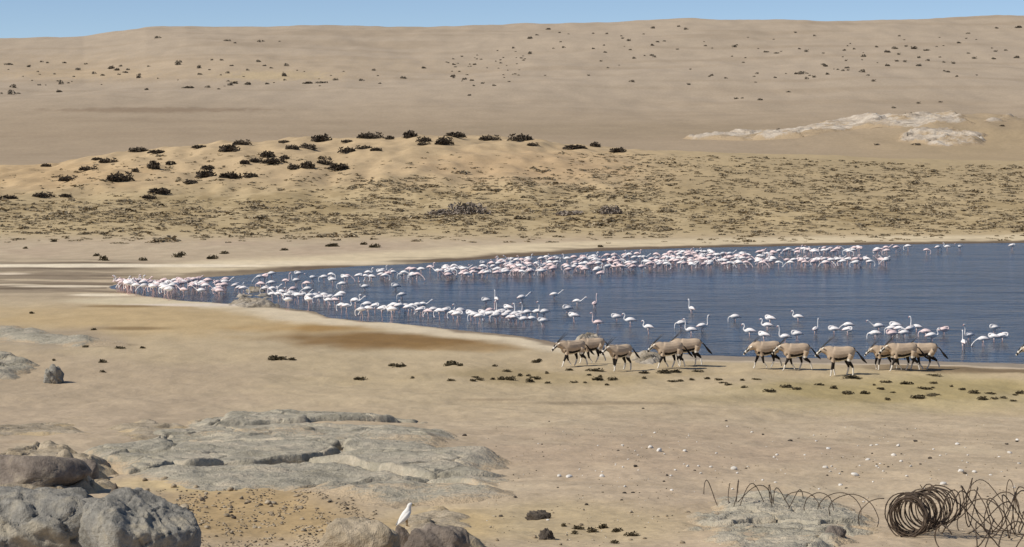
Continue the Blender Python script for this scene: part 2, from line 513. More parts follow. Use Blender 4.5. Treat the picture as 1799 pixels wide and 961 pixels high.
    fill(ns * (1 - sstep(2.2, 4.6, wob)) * (1 - sstep(1150, 1350, px)) * 0.9, lin(216, 201, 174))
    fill(ns * (1 - sstep(0.2, 1.0, wob)) * 0.85, lin(128, 112, 96))
    # right beach: wet grey sheet then a dark band
    rb = ns * sstep(1120, 1260, px); rd_ = ns * sstep(1440, 1600, px)
    w2 = sd + 0.35 * n_m
    fill(rb * (1 - sstep(2.4, 3.2, w2)) * 0.9, lin(150, 139, 126))
    fill(rb * sstep(2.5, 3.0, w2) * (1 - sstep(3.4, 4.0, w2)) * 0.8, lin(198, 182, 160))
    fill(rd_ * sstep(3.5, 4.0, w2) * (1 - sstep(5.6, 6.8, w2)) * 0.85, lin(116, 98, 74))
    # mud flats beyond the tip of the lake arm
    fl = (1 - sstep(170, 330, px)) * sstep(138, 150, Yg) * (1 - sstep(178, 186, Yg)) * (sd > 0.2)
    fill(fl * 0.95, lin(146, 131, 111))
    stk = fbm(Xg / 26, Yg / 3.2, 3, 83)
    fill(fl * sstep(0.05, 0.4, stk), lin(196, 178, 150))
    fill(fl * sstep(0.15, 0.5, -stk) * 0.7, lin(116, 101, 82))
    patch(90, 466.5, 420, 3.0, lin(236, 222, 196), 1.0, 0.25, 0.3)
    patch(560, 462, 170, 4, lin(224, 208, 178), 0.9, 0.3)
    patch(10, 481, 50, 1.8, lin(222, 206, 182), 0.9, 0.3, 0.3)
    patch(130, 503, 100, 1.8, lin(226, 211, 186), 0.95, 0.25, 0.3)
    patch(20, 500, 60, 1.6, lin(214, 198, 172), 0.9, 0.3, 0.3)
    patch(40, 507, 80, 1.6, lin(110, 96, 78), 0.8, 0.3, 0.3)
    patch(240, 529, 130, 6, lin(214, 200, 170), 0.85, 0.2, 0.4)
    patch(180, 518, 60, 2.2, lin(232, 218, 192), 1.0, 0.2, 0.3)
    patch(350, 535.5, 130, 2.4, lin(222, 208, 190), 0.95, 0.2, 0.3)
    patch(210, 538, 70, 2, lin(128, 104, 68), 0.7, 0.3, 0.4)
    # bed under water
    fill((sd < 0) * 1.0, lin(88, 78, 66))
    nr, nc = Xg.shape
    V = np.stack([Xg, Yg, Z], -1).reshape(-1, 3)
    idx = np.arange(nr * nc).reshape(nr, nc)
    Fq = np.stack([idx[:-1, :-1], idx[:-1, 1:], idx[1:, 1:], idx[1:, :-1]], -1).reshape(-1, 4)
    me = mesh_np('ground', V, Fq, M['sand'], C.reshape(-1, 3))
    add('ground', me, kind='structure', label='sandy desert ground rising from the lake to dunes and a far hill')
build_ground()

def build_water():
    outline = LAKE
    P = np.array(outline); c = P.mean(0)
    # a sheet slightly larger than the basin; the shore rises through it
    xs = np.linspace(P[:, 0].min() - 12, P[:, 0].max() + 4, 60); ys = np.linspace(P[:, 1].min() - 6, P[:, 1].max() + 8, 60)
    X, Y = np.meshgrid(xs, ys)
    sd = poly_sd(X, Y, LAKE)
    idx = np.arange(X.size).reshape(X.shape)
    Fq = np.stack([idx[:-1, :-1], idx[:-1, 1:], idx[1:, 1:], idx[1:, :-1]], -1).reshape(-1, 4)
    keep = (sd.ravel()[Fq] < 5).any(1)
    V = np.stack([X, Y, np.zeros_like(X)], -1).reshape(-1, 3)
    add('lake', mesh_np('lake', V, Fq[keep], M['water']), kind='structure', label='blue grey rippled lake with flamingos wading in it')
build_water()

# ------------------------------------------------------------------ rocks
def slab(name, outline, res, h, mat, seed, cell=1.6, aniso=0.6, label=None, cat='rock', group=None, crack=0.16, cellh=0.22, fine=0.05, edgew=0.8, tiltx=0.0, extra_dust=0.0):
    """bedrock patch: outline in pixels dropped on the terrain, plates with open joints"""
    ox, oy, oz = hit([p[0] for p in outline], [p[1] for p in outline])
    poly = list(zip(ox.tolist(), oy.tolist()))
    x0, x1 = ox.min() - 0.6 * edgew - 0.2, ox.max() + 0.6 * edgew + 0.2
    y0, y1 = oy.min() - 0.6 * edgew - 0.2, oy.max() + 0.6 * edgew + 0.2
    X, Y = np.meshgrid(np.arange(x0, x1, res), np.arange(y0, y1, res * 1.25))
    s = max(cell, 0.2)
    sd = -poly_sd(X, Y, poly) + 0.55 * edgew * fbm(X / s, Y / s, 3, seed) 
    Xr = X * 0.90 + Y * 0.44; Yr = -X * 0.44 + Y * 0.90       # joints run diagonally
    wx = Xr / cell * 0.75 + 0.16 * fbm(X / (cell * 1.3), Y / (cell * 1.3), 3, seed + 3)
    wy = Yr / cell * aniso + 0.16 * fbm(X / (cell * 1.3) + 9, Y / (cell * 1.3), 3, seed + 4)
    f1, f2, idv, cxo, cyo = voronoi(wx, wy, seed + 11)
    g1, g2, idg, _, _ = voronoi(wx * 2.3 + 4, wy * 2.3 * 1.4, seed + 12)
    edge = sstep(-0.1 * edgew, edgew, sd)
    ck = 1 - sstep(0.004, 0.045, f2 - f1)
    ck2 = 1 - sstep(0.004, 0.05, g2 - g1)
    big = sstep(-0.2, 0.35, fbm(X / (cell * 3), Y / (cell * 3), 2, seed + 8))
    H = edge * (h * (0.55 + 0.45 * fbm(X / (cell * 2.2), Y / (cell * 2.8), 2, seed + 6)) + cellh * (idv - 0.4) + cellh * 0.5 * (idv * 7 % 1 - 0.5) * cxo * 2
                + 0.3 * cellh * (idg - 0.5)) + tiltx * cxo * edge
    H = H - edge * (crack * ck * (0.35 + 0.65 * big) + 0.22 * crack * ck2 * sstep(0.35, 0.6, idv)) + fine * fbm(X / (0.3 * cell), Y / (0.3 * cell), 4, seed + 7) * edge
    G = height(X, Y)
    Z = np.where(sd > -0.1 * edgew, G - 0.03 + H, G - 0.06)
    Z = np.maximum(Z, G - 0.10)
    idx = np.arange(X.size).reshape(X.shape)
    Fq = np.stack([idx[:-1, :-1], idx[:-1, 1:], idx[1:, 1:], idx[1:, :-1]], -1).reshape(-1, 4)
    up = (Z - G).ravel()
    keep = (up[Fq] > -0.03).any(1)
    Fq = Fq[keep]
    used, inv = np.unique(Fq.ravel(), return_inverse=True)
    dust = np.clip(1.0 - sd / (1.0 * edgew), 0, 1) * 0.7 + 0.28 * fbm(X / cell, Y / cell, 3, seed + 21) + 0.12 * sstep(0.5, 0.9, f2 - f1) * 0 + 0.10
    dust = np.clip(dust + 0.25 * (idv < 0.25) + extra_dust * (0.35 + 0.9 * fbm(X / (cell * 0.8), Y / (cell * 2.2), 3, seed + 31)), 0, 1).ravel()[used]
    V = np.stack([X, Y, Z], -1).reshape(-1, 3)[used]
    c = np.array([V[:, 0].mean(), V[:, 1].mean(), V[:, 2].min()])
    me = mesh_np(name, V - c, inv.reshape(-1, 4), mat, np.repeat(dust[:, None], 3, 1))
    return add(name, me, tuple(c), label=label, cat=cat, group=group)

def ico(sub):
    import bmesh
    bm = bmesh.new(); bmesh.ops.create_icosphere(bm, subdivisions=sub, radius=1.0)
    V = np.array([v.co[:] for v in bm.verts]); Fc = np.array([[v.index for v in f.verts] for f in bm.faces]); bm.free()
    return V, Fc
ICO = {k: ico(k) for k in (1, 2, 3, 4, 5, 6)}
def rock_mesh(name, seed, sub, mat, planes=14, rough=0.10, smooth=True, block=0):
    V, Fc = ICO[sub]
    if block:
        V = V / (np.abs(V) ** block).sum(1)[:, None] ** (1 / block)
        planes = max(planes // 2, 4)
    rg = np.random.default_rng(seed)
    n = rg.normal(size=(planes, 3)); n /= np.linalg.norm(n, axis=1)[:, None]
    hh = rg.uniform(0.62, 1.0, planes)
    d = np.maximum((V / np.linalg.norm(V, axis=1)[:, None] if not block else V * 0.72) @ n.T, 1e-3)
    r = np.minimum(1.15, (hh[None] / d).min(1))
    r = r + rough * (fbm(V[:, 0] * 2.2 + V[:, 2] * 1.7, V[:, 1] * 2.2 - V[:, 2] * 1.3, 4, seed % 1000))
    if sub >= 5:            # joints and chipped edges
        f1, f2, idv, _, _ = voronoi(V[:, 0] * 1.5 + V[:, 1] * 0.7 + seed, V[:, 2] * 1.9 - V[:, 1] * 0.6 + 0.2 * fbm(V[:, 0] * 2, V[:, 2] * 2, 2, seed), seed)
        r = r - 0.06 * (1 - sstep(0.0, 0.06, f2 - f1)) + 0.04 * (idv - 0.5) + 0.016 * np.abs(fbm(V[:, 0] * 7 + V[:, 1] * 3, V[:, 2] * 7 - V[:, 1] * 4, 3, seed + 2))
    return mesh_np(name, V * r[:, None], Fc, mat, smooth=smooth)

def boulder(name, bbox, mat, seed, depth=1.0, sub=4, label=None, rough=0.12, base=None, group=None, rz=0.0, planes=14, block=0):
    """bbox in pixels x0,y0,x1,y1; the rock rests on the ground under its lower edge"""
    x0, y0, x1, y1 = bbox
    by = min(base if base else y1, 1010)
    gx, gy, gz = (v[0] for v in hit([(x0 + x1) / 2], [by]))
    s = F / gy
    w = (x1 - x0) / s; hgt = (y1 - y0) / s
    me = rock_mesh(name, seed, sub, mat, planes=planes, rough=rough, block=block)
    dep = w * depth
    zc = gz + hgt * 0.22
    return add(name, me, (gx, gy + dep * 0.35, zc), rz, (w * (0.51 if not block else 0.47), dep * (0.51 if not block else 0.45), hgt * (0.80 if not block else 0.56)), label=label, cat='rock', group=group)

slab('rock_outcrop', [(120,805),(220,770),(335,736),(500,727),(650,729),(740,742),(810,770),(840,798),(895,815),(912,850),(895,872),(840,886),(760,893),(690,896),(630,888),(560,874),(470,862),(400,866),(300,850),(180,838)],
     0.045, 0.26, M['slab'], 5, cell=3.3, aniso=0.62, crack=0.40, cellh=0.22, fine=0.055, label='wide grey green bedrock outcrop with cracked plates in the sand', edgew=1.0)
slab('rock_outcrop', [(1205,905),(1250,880),(1300,868),(1400,872),(1480,882),(1525,905),(1560,935),(1500,962),(1420,985),(1300,985),(1215,950)],
     0.025, 0.16, M['slab'], 15, cell=0.8, aniso=0.5, crack=0.09, cellh=0.09, fine=0.02, label='low smooth grey rock ledge beside the rusty wire coil', edgew=0.5)
slab('rock_outcrop', [(700,905),(760,885),(830,905),(865,935),(850,975),(740,975),(690,940)], 0.03, 0.16, M['tan_rock'], 25, cell=0.9, aniso=0.7, crack=0.10, cellh=0.10, fine=0.02,
     label='low tan rock ledge sloping down behind the white bird', edgew=0.4)
slab('rock_outcrop', [(-120,820),(0,800),(60,790),(140,800),(190,822),(210,860),(120,880),(-120,900)], 0.04, 0.30, M['tan_rock'], 35, cell=1.0, aniso=0.8, crack=0.14, cellh=0.2, fine=0.03,
     label='pale tan rock shelf behind the big grey boulders', edgew=0.5)
slab('rock_outcrop', [(190,752),(260,742),(330,748),(300,772),(220,776)], 0.08, 0.16, M['tan_rock'], 45, cell=1.2, crack=0.10, cellh=0.10, fine=0.02, label='thin pale rock rib half buried beside the bedrock outcrop', edgew=0.6)
slab('rock_outcrop', [(-60,752),(60,742),(140,744),(160,762),(60,766),(-60,768)], 0.08, 0.13, M['tan_rock'], 55, cell=1.2, crack=0.10, cellh=0.12, fine=0.02, label='thin pale rock streak in bare sand above the tan shelf', edgew=0.6)
slab('rock_outcrop', [(-120,585),(-20,572),(60,575),(130,592),(240,603),(235,612),(120,612),(20,600),(-120,612)], 0.22, 0.30, M['slab'], 65, cell=2.4, crack=0.2, cellh=0.25, fine=0.05, label='low grey rock ridge lying on the warm sand by the lake arm', edgew=1.6)
slab('rock_outcrop', [(-120,630),(0,622),(45,628),(70,650),(30,668),(-120,672)], 0.12, 0.40, M['slab'], 75, cell=1.4, crack=0.2, cellh=0.3, fine=0.05, label='low grey rock hump next to the lone small boulder', edgew=0.9)
slab('shore_rock', [(402,534),(420,519),(445,516),(475,520),(490,530),(484,541),(430,541)], 0.07, 0.62, M['shore_rock'], 85, cell=1.1, crack=0.25, cellh=0.3, fine=0.05, label='pale rounded rock at the water edge of the lake arm', edgew=0.9)
slab('shore_rock', [(1004,606),(1016,594),(1040,591),(1064,596),(1070,607),(1040,612)], 0.05, 0.42, M['shore_rock'], 95, cell=0.6, crack=0.2, cellh=0.25, fine=0.05, label='pale pitted shore rock behind the leading oryx', edgew=0.5)
slab('shore_rock', [(1108,632),(1120,620),(1150,621),(1165,632),(1150,640),(1120,639)], 0.05, 0.34, M['shore_rock'], 105, cell=0.7, crack=0.12, cellh=0.15, fine=0.03, label='low pale ledge at the waterline between two oryx', edgew=0.4)
slab('pale_outcrop', [(1195,244),(1290,236),(1340,231),(1395,228),(1480,217),(1560,208),(1640,205),(1700,208),(1705,217),(1600,226),(1500,228),(1420,240),(1330,247),(1260,246)], 0.8, 1.6, M['pale_rock'], 115, cell=14, aniso=0.5, crack=0.9, cellh=1.6, fine=0.5, label='long pale rock streak climbing the foot of the far hill', edgew=3, extra_dust=0.6)
slab('pale_outcrop', [(1570,248),(1590,234),(1640,228),(1700,229),(1735,238),(1732,256),(1650,258)], 0.6, 2.2, M['pale_rock'], 125, cell=9, aniso=0.6, crack=1.0, cellh=1.4, fine=0.4, label='broad cream coloured rock patch below the pale streak on the hill', edgew=3, extra_dust=0.35)
slab('pale_outcrop', [(1725,213),(1760,206),(1815,200),(1830,207),(1770,216)], 0.8, 1.2, M['pale_rock'], 135, cell=9, aniso=0.6, crack=0.7, cellh=1.0, fine=0.4, label='small pale rock streak at the upper end of the hill outcrops', edgew=4)

boulder('boulder', (120, 862, 318, 1010), M['boulder'], 204, 1.0, 6, 'big grey boulder with a dark overhanging side face', 0.10, rz=-0.72, planes=8, block=4)
boulder('boulder', (-120, 858, 150, 1010), M['boulder'], 212, 0.9, 6, 'broad grey boulder with a notch, against the overhanging boulder', 0.12, rz=0.25, planes=8, block=4)
boulder('boulder', (-60, 800, 132, 872), M['brown_rock'], 223, 0.8, 5, 'brownish speckled slab leaning behind the broad grey boulder', 0.08, rz=0.2)
boulder('boulder', (90, 798, 136, 862), M['tan_rock'], 233, 0.9, 4, 'upright tan rock block split by a dark crack', 0.07, rz=0.9)
boulder('boulder', (130, 808, 170, 858), M['brown_rock'], 246, 0.9, 4, 'small pointed rock block with one dark side', 0.07, rz=0.3)
boulder('boulder', (188, 848, 212, 882), M['dark_stone'], 255, 0.8, 3, 'small dark upright stone behind the overhanging boulder', 0.08)
boulder('boulder', (70, 642, 112, 674), M['boulder'], 268, 0.9, 5, 'lone small grey boulder on open sand', 0.22, rz=0.4, planes=18)
boulder('boulder', (560, 912, 694, 990), M['tan_rock'], 277, 0.8, 5, 'tan rounded boulder with a vertical dark gap at its side', 0.12, base=985, rz=-0.3, block=3.2)
boulder('boulder', (712, 922, 820, 1000), M['brown_rock'], 284, 0.9, 5, 'brown pitted boulder beside the white bird', 0.14, base=992, block=3)
boulder('boulder', (928, 898, 968, 913), M['dark_stone'], 308, 0.6, 5, 'dark flat stone with pale chips beside it on open sand', 0.34, planes=8)
boulder('boulder', (950, 932, 972, 948), M['dark_stone'], 318, 0.9, 5, 'small dark stone below the dark flat stone', 0.30, planes=8)
boulder('boulder', (1440, 928, 1492, 952), M['brown_rock'], 325, 0.7, 4, 'small half buried brown rock on the grey ledge by the wire', 0.10)
boulder('boulder', (694, 922, 722, 965), M['brown_rock'], 345, 0.8, 4, 'narrow brown rock under the white bird', 0.08)

# stones: individual small rocks
stone_meshes = {k: [rock_mesh('stone', 400 + 17 * i + 100 * j, 2, M[k], planes=9, rough=0.07) for i in range(5)] for j, k in enumerate(('white_stone', 'dark_stone', 'tan_stone'))}
def stones(pts, kind, label, group):
    px = [p[0] for p in pts]; py = [p[1] for p in pts]
    X, Y, Z = hit(px, py)
    for (a, b_, w), x, y, z in zip(pts, X, Y, Z):
        s = w / (F / y) * 0.5
        f = random.uniform(0.5, 0.75)
        add('stone', random.choice(stone_meshes[kind]), (x, y, z + s * f * 0.45), random.uniform(0, 6.28), (s * random.uniform(0.9, 1.15), s * random.uniform(0.7, 1.0), s * f), label=('larger ' if w >= 9 else 'small ') + label, cat='stone', group=group)
wp = [(934,913,7),(942,912,6),(962,914,6),(1203,793,7),(1249,821,7),(1231,832,6),(1290,825,12),(1362,848,5),(1340,844,5),(1450,823,9),(1455,789,9),(1502,836,14),(1476,853,9),(1525,809,8),(1540,820,6),(1578,784,9),(1570,801,10),(1593,837,6),(1600,820,6),(1546,815,5),(1656,851,12),(1688,829,14),(1712,830,8),(1682,781,8),(1774,797,9),(1787,774,8),(1365,800,7),(1321,760,6),(1278,750,5),(1143,787,9),(1158,793,12),(1150,761,6),(982,838,10),(1000,839,12),(1058,838,9),(1180,862,7),(1208,820,5),(1360,804,6),(1414,800,5),(1790,815,7),(1755,803,5),(1740,835,6),(1430,765,4),(1640,790,5),(1700,800,5)]
for k in range(55):
    wp.append((random.uniform(1000, 1799), random.triangular(760, 890, 830), random.uniform(3.0, 6)))
stones(wp, 'white_stone', 'white quartz stone scattered on open sand between lake and wire', 'white stones scattered on the sand')
dp = [(816,766,8),(1117,820,8),(1608,776,8),(1768,781,9),(1787,776,6),(1276,740,5),(1340,764,5),(1388,775,8),(1487,858,6),(1634,806,7),(1695,832,7),(905,874,7),(1030,887,7),(880,908,9),(1098,867,8),(1112,866,6),(1092,879,6),(1172,836,6),(1560,821,6),(1617,816,6),(1130,718,5),(965,741,4)]
for k in range(35):
    dp.append((random.uniform(880, 1799), random.triangular(750, 900, 830), random.uniform(2.5, 5.5)))
stones(dp, 'dark_stone', 'dark pebble lying on open sand', 'dark pebbles on the sand')
rp = [(255,845,10),(258,862,10),(290,843,12),(320,838,10),(305,856,13),(345,858,12),(362,868,8),(405,862,14),(424,877,10),(398,907,14),(470,885,16),(480,885,12),(448,917,10),(500,893,9),(325,896,20)]
for k in range(60):
    x = random.uniform(270, 620); y = random.uniform(872, 960)
    rp.append((x, y, random.uniform(4, 11)))
for k in range(25):
    rp.append((random.uniform(860, 1250), random.uniform(895, 960), random.uniform(3.5, 10)))
stones(rp, 'tan_stone', 'tan rubble stone on the ground between the boulders and outcrops', 'rubble stones in the foreground')
rd = [(random.uniform(270, 640), random.uniform(872, 960), random.uniform(4, 10)) for k in range(30)]
stones(rd, 'dark_stone', 'dark rubble stone on the ground below the bedrock outcrop', 'dark rubble stones below the outcrop')

def gravel(name, n, sampler, mat, wr, label, seed):
    rg = np.random.default_rng(seed)
    p = sampler(rg, n)
    X, Y, Z = hit(p[:, 0], p[:, 1])
    base = [rock_mesh('pebble', seed * 10 + i, 1, None, planes=7, rough=0.05) for i in range(5)]
    arr = []
    for me in base:
        co = np.zeros(len(me.vertices) * 3); me.vertices.foreach_get('co', co); arr.append(co.reshape(-1, 3)); bpy.data.meshes.remove(me)
    Fc = ICO[1][1]; Vs = []; Fs = []
    for i in range(len(X)):
        s_ = rg.uniform(*wr) / (F / Y[i]) * 0.5
        a_ = rg.uniform(0, 6.28); c_, q_ = math.cos(a_), math.sin(a_)
        V = arr[i % 5] * np.array([s_ * rg.uniform(.8, 1.3), s_ * rg.uniform(.7, 1.1), s_ * rg.uniform(.4, .75)])
        Vs.append(np.stack([V[:, 0] * c_ - V[:, 1] * q_ + X[i], V[:, 0] * q_ + V[:, 1] * c_ + Y[i], V[:, 2] + Z[i] + s_ * .2], 1)); Fs.append(Fc + len(V) * i)
    add(name, mesh_np(name, np.concatenate(Vs), np.concatenate(Fs), mat), kind='stuff', label=label, cat='gravel')
def samp_rubble(rg, n):
    x = rg.uniform(240, 660, n * 3); y = rg.uniform(860, 985, n * 3); k = fbm(x / 40, y / 25, 2, 7) > -0.12
    return np.stack([x, y], 1)[k][:n]
def samp_open(rg, n):
    x = rg.uniform(850, 1900, n * 3); y = 985 - 240 * rg.uniform(0, 1, n * 3) ** 1.3; k = fbm(x / 90, y / 30, 2, 9) > -0.1
    return np.stack([x, y], 1)[k][:n]
gravel('gravel', 1300, samp_rubble, M['tan_stone'], (2.5, 7.0), 'fine tan gravel strewn below the bedrock outcrop', 31)
gravel('gravel', 420, samp_rubble, M['dark_stone'], (2.0, 5.5), 'fine dark gravel strewn below the bedrock outcrop', 32)
gravel('gravel', 700, samp_open, M['tan_stone'], (1.6, 4.0), 'fine tan gravel strewn over the open sand', 33)
gravel('gravel', 260, samp_open, M['white_stone'], (1.4, 3.2), 'fine white quartz chips strewn over the open sand', 34)
# ------------------------------------------------------------------ plants
def clump_arrays(seed, n, leaf, flat=0.5, inner=0.25, spread=0.55):
    """dome of small leaf faces, unit radius, standing on z = 0"""
    rg = np.random.default_rng(seed)
    lob = rg.uniform(-spread, spread, (5, 2)); lr = rg.uniform(0.38, 0.62, 5)
    Vs = []; 
    k = rg.integers(0, 5, n)
    th = rg.uniform(0, 2 * math.pi, n); ph = np.arccos(rg.uniform(0, 1, n)); r = lr[k] * (inner + (1 - inner) * np.sqrt(rg.uniform(0, 1, n)))
    cx = lob[k, 0] + r * np.cos(th) * np.sin(ph); cy = lob[k, 1] + r * np.sin(th) * np.sin(ph); cz = r * np.cos(ph) * flat / 0.5
    a = rg.normal(size=(n, 3)); a /= np.linalg.norm(a, axis=1)[:, None]; b2 = rg.normal(size=(n, 3)); b2 -= (b2 * a).sum(1)[:, None] * a; b2 /= np.linalg.norm(b2, axis=1)[:, None]
    sz = rg.uniform(0.5, 1.3, n)[:, None] * leaf
    c = np.stack([cx, cy, cz], 1)
    V = np.stack([c - a * sz - b2 * sz * 0.45, c + a * sz - b2 * sz * 0.3, c + a * sz * 0.8 + b2 * sz * 0.5, c - a * sz * 0.7 + b2 * sz * 0.4], 1).reshape(-1, 3)
    V[:, 2] = np.maximum(V[:, 2], -0.02)
    return V, np.arange(n * 4).reshape(-1, 4)
def clump(name, seed, n, leaf, mat, flat=0.5, spread=0.55):
    V, Fq = clump_arrays(seed, n, leaf, flat, 0.25, spread)
    return mesh_np(name, V, Fq, mat, smooth=False)
bush_m = [clump('bush', 500 + i, 420, 0.13, M['bush'], 0.55) for i in range(5)]
gbush_m = [clump('grey_bush', 520 + i, 500, 0.10, M['grey_bush'], 0.5) for i in range(3)]
tuft_m = [clump('tuft', 540 + i, 70, 0.24, M['tuft'], 0.6) for i in range(6)]
hill_m = [clump('hill_bush', 560 + i, 60, 0.26, M['hill_bush'], 0.65) for i in range(5)]
weed_m = [clump('weed', 580 + i, 150, 0.16, M['weed'], 0.6, 0.36) for i in range(6)]

def plants(pts, meshes, name, label, cat, group, hfac=0.5, deep=0.8, where=None):
    X, Y, Z = hit([p[0] for p in pts], [p[1] for p in pts])
    for p, x, y, z in zip(pts, X, Y, Z):
        if y > 2250: continue
        w = p[2] / (F / y) * 0.5 / 0.85
        lab = where(p, w) if where else label
        h = p[3] / (F / y) / 0.62 if len(p) > 3 else w * hfac / 0.5 * random.uniform(0.8, 1.2)
        add(name, random.choice(meshes), (x, y, z - 0.02 * w), random.uniform(-0.4, 0.4) + random.choice((0, math.pi)), (w, w * deep * random.uniform(0.8, 1.2), h), label=lab, cat=cat, group=group)

crest = [(557,249,42,13),(650,243,38,11),(685,245,22,7),(720,242,34,13),(800,241,40,12),(780,254,34,14),(745,249,24,9),(860,246,30,9),(915,247,36,12),(936,256,18,6),(425,254,26,9),(350,260,30,7),(395,266,42,13),(515,262,24,8),(545,262,38,10),(245,267,34,9),(275,269,34,8),(1045,258,26,9),(1010,261,44,9),(1080,267,34,8),(500,251,20,5),(610,250,20,5),(745,255,20,6)]
plants(crest, bush_m, 'desert_bush', 'dark desert bush along the crest of the sandy hummock', 'bush', 'bushes along the hummock crest', where=lambda p, w: ('wide' if p[2] >= 34 else 'medium' if p[2] >= 26 else 'small') + ' dark desert bush along the crest of the sandy hummock')
slope = [(80,293,18,6),(120,318,30,10),(155,299,26,8),(190,286,26,9),(170,281,20,6),(210,318,40,16),(270,296,30,14),(300,289,20,8),(355,312,42,14),(365,297,26,9),(405,314,38,12),(470,276,28,14),(482,287,40,11),(450,285,24,8),(430,288,20,9),(540,295,34,12),(595,298,40,14),(520,297,26,9),(610,268,26,10),(280,340,44,13),(262,349,20,8),(75,346,36,9),(640,262,26,7),(660,265,20,6),(10,350,34,8),(115,345,30,5),(570,289,24,10),(500,280,22,8),(340,322,30,7),(440,312,24,9),(235,302,16,7)]
plants(slope, bush_m, 'desert_bush', 'dark desert bush on the sandy face of the hummock', 'bush', 'bushes on the hummock face', where=lambda p, w: ('wide' if p[2] >= 36 else 'medium' if p[2] >= 26 else 'small') + ' dark desert bush on the ' + ('upper' if p[1] < 300 else 'lower') + ' sandy face of the hummock')
for x, y, w, h, l in ((822,376,66,24,'large grey leafless thicket on the shrubby plain beyond the lake'), (785,378,60,12,'low grey brown thicket touching the large grey thicket'), (1000,378,60,12,'flat grey thicket in the shrubby plain between two taller thickets'), (1075,376,48,20,'grey rounded thicket standing apart on the shrubby plain')):
    plants([(x, y, w, h)], gbush_m, 'grey_thicket', l, 'thicket', None)
lowp = [(585,433,34,6),(660,435,26,7),(640,430,16,5),(182,458,22,9),(170,450,16,5),(310,452,22,7),(320,449,20,7),(375,455,26,7),(250,458,20,6),(580,433,22,5),(1055,434,16,4),(95,425,14,5),(45,437,12,4),(395,446,20,5),(500,440,18,4)]
plants(lowp, weed_m, 'shore_shrub', 'low dark shrub on the pale far bank of the lake', 'shrub', 'low shrubs on the far bank')

hp = []
hp += [(15,112,16,4),(50,116,8),(73,107,6),(83,109,6),(113,109,8),(137,121,10,5),(130,133,6),(150,111,6),(165,128,8),(180,131,8),(195,119,12,6),(205,122,10),(212,115,6),(220,126,10),(225,121,8),(243,135,10,6),(245,130,6),(313,112,12,8),(316,108,8),(350,118,9,7),(352,129,8),(368,121,5),(372,104,6),(390,104,7),(406,114,7),(411,145,14,5),(400,127,7),(454,107,9),(464,114,7),(477,118,6),(503,114,9),(500,132,8,7),(435,147,12,5),(428,133,5),(330,153,22,4),(365,152,10),(384,155,7),(405,148,12),(470,146,8),(540,145,20,4),(565,144,24,4),(590,139,12),(23,152,11,5),(68,148,6),(107,146,9,6),(20,164,14),(33,163,8),(2,163,6),(105,160,10),(258,156,9,4),(455,72,7),(400,70,16,3),(413,74,6),(462,71,5),(491,71,5),(277,65,12,3),(635,140,9),(656,122,8),(667,145,6),(710,136,10,4),(745,118,8),(800,116,6),(795,133,9),(815,138,8),(830,140,7),(848,145,8),(868,149,8),(824,166,6),(902,83,5),(930,66,8,4),(944,60,6),(931,93,7,6),(963,50,9,3),(985,72,5),(990,82,6),(1043,84,5),(1066,58,5),(1061,78,5),(1056,106,6),(1094,66,6),(1105,70,9),(1107,86,6),(1114,101,6),(1145,96,8),(1146,78,7),(1155,72,7),(1147,48,7),(1192,45,7),(1190,85,6),(958,131,5),(1034,131,6),(1110,142,10,3),(1205,50,7),(1239,79,6),(1251,83,4),(1290,81,8,5),(1346,90,7),(1364,92,9,3),(1417,89,9),(1483,87,7),(1517,98,8),(1540,81,6),(1560,90,10,4),(1572,84,12,4),(1592,80,7),(1605,84,14,5),(1627,87,14,3),(1579,94,7),(1614,100,8),(1613,114,9),(1651,99,6),(1685,74,8),(1702,57,6),(1702,92,6),(1712,101,10),(1746,102,10,3),(1749,89,8),(1767,87,6),(1786,100,10),(1789,47,14,4),(1751,48,8),(1665,125,8),(1535,141,9),(1525,131,6),(1454,129,8),(1450,115,10),(1446,112,8),(1410,128,16,4),(1400,128,12,3),(1430,134,8),(1417,137,7),(1362,135,7),(1381,128,5),(1330,128,6),(1327,143,6),(1275,136,6),(1250,131,7),(1246,133,5),(1210,147,8,3),(1385,160,8),(1293,172,10,3),(1335,174,11,4),(1304,171,5),(1614,180,9),(1652,178,7),(1570,188,9,3),(1487,118,8),(1490,122,6),(1515,125,10),(1590,107,8),(1560,114,8),(1575,106,9),(1630,105,7),(1658,108,6),(1675,110,8)]
for k in range(45):
    hp.append((random.uniform(780, 930), random.gauss(115, 18), random.uniform(3, 6)))
for k in range(55):
    hp.append((random.uniform(920, 1799), random.uniform(55, 135), random.uniform(3, 6)))
for k in range(30):
    hp.append((random.uniform(0, 700), random.gauss(132, 10), random.uniform(3, 6)))
hp = [(p[0], p[1] + 2) + tuple(p[2:]) for p in hp]
plants(hp, hill_m, 'hill_shrub', 'tiny dark shrub dotted on the far bare hillside', 'shrub', 'shrubs dotted over the far hillside', 0.55, where=lambda p, w: ('wider' if p[2] >= 10 else 'tiny') + ' dark shrub on the far hillside, ' + ('just under the skyline' if p[1] < 76 else 'on the pale sand strip' if p[0] < 720 and p[1] < 145 else 'at the foot of the slope' if p[1] > 140 else 'on the slope above the pale outcrops' if p[0] > 1380 else 'on the open mid slope'))
op = [(1287,243,8),(1295,241,9),(1303,242,7),(1480,229,9,4),(1592,203,10,4),(1605,202,14),(1650,201,20,3),(1627,236,8),(1690,238,7),(1716,252,6),(1540,255,12,3),(1610,255,16,3),(1368,228,8),(1760,222,10)]
plants(op, hill_m, 'outcrop_shrub', 'small shrub growing on or against the pale hill outcrops', 'shrub', 'shrubs at the pale outcrops')

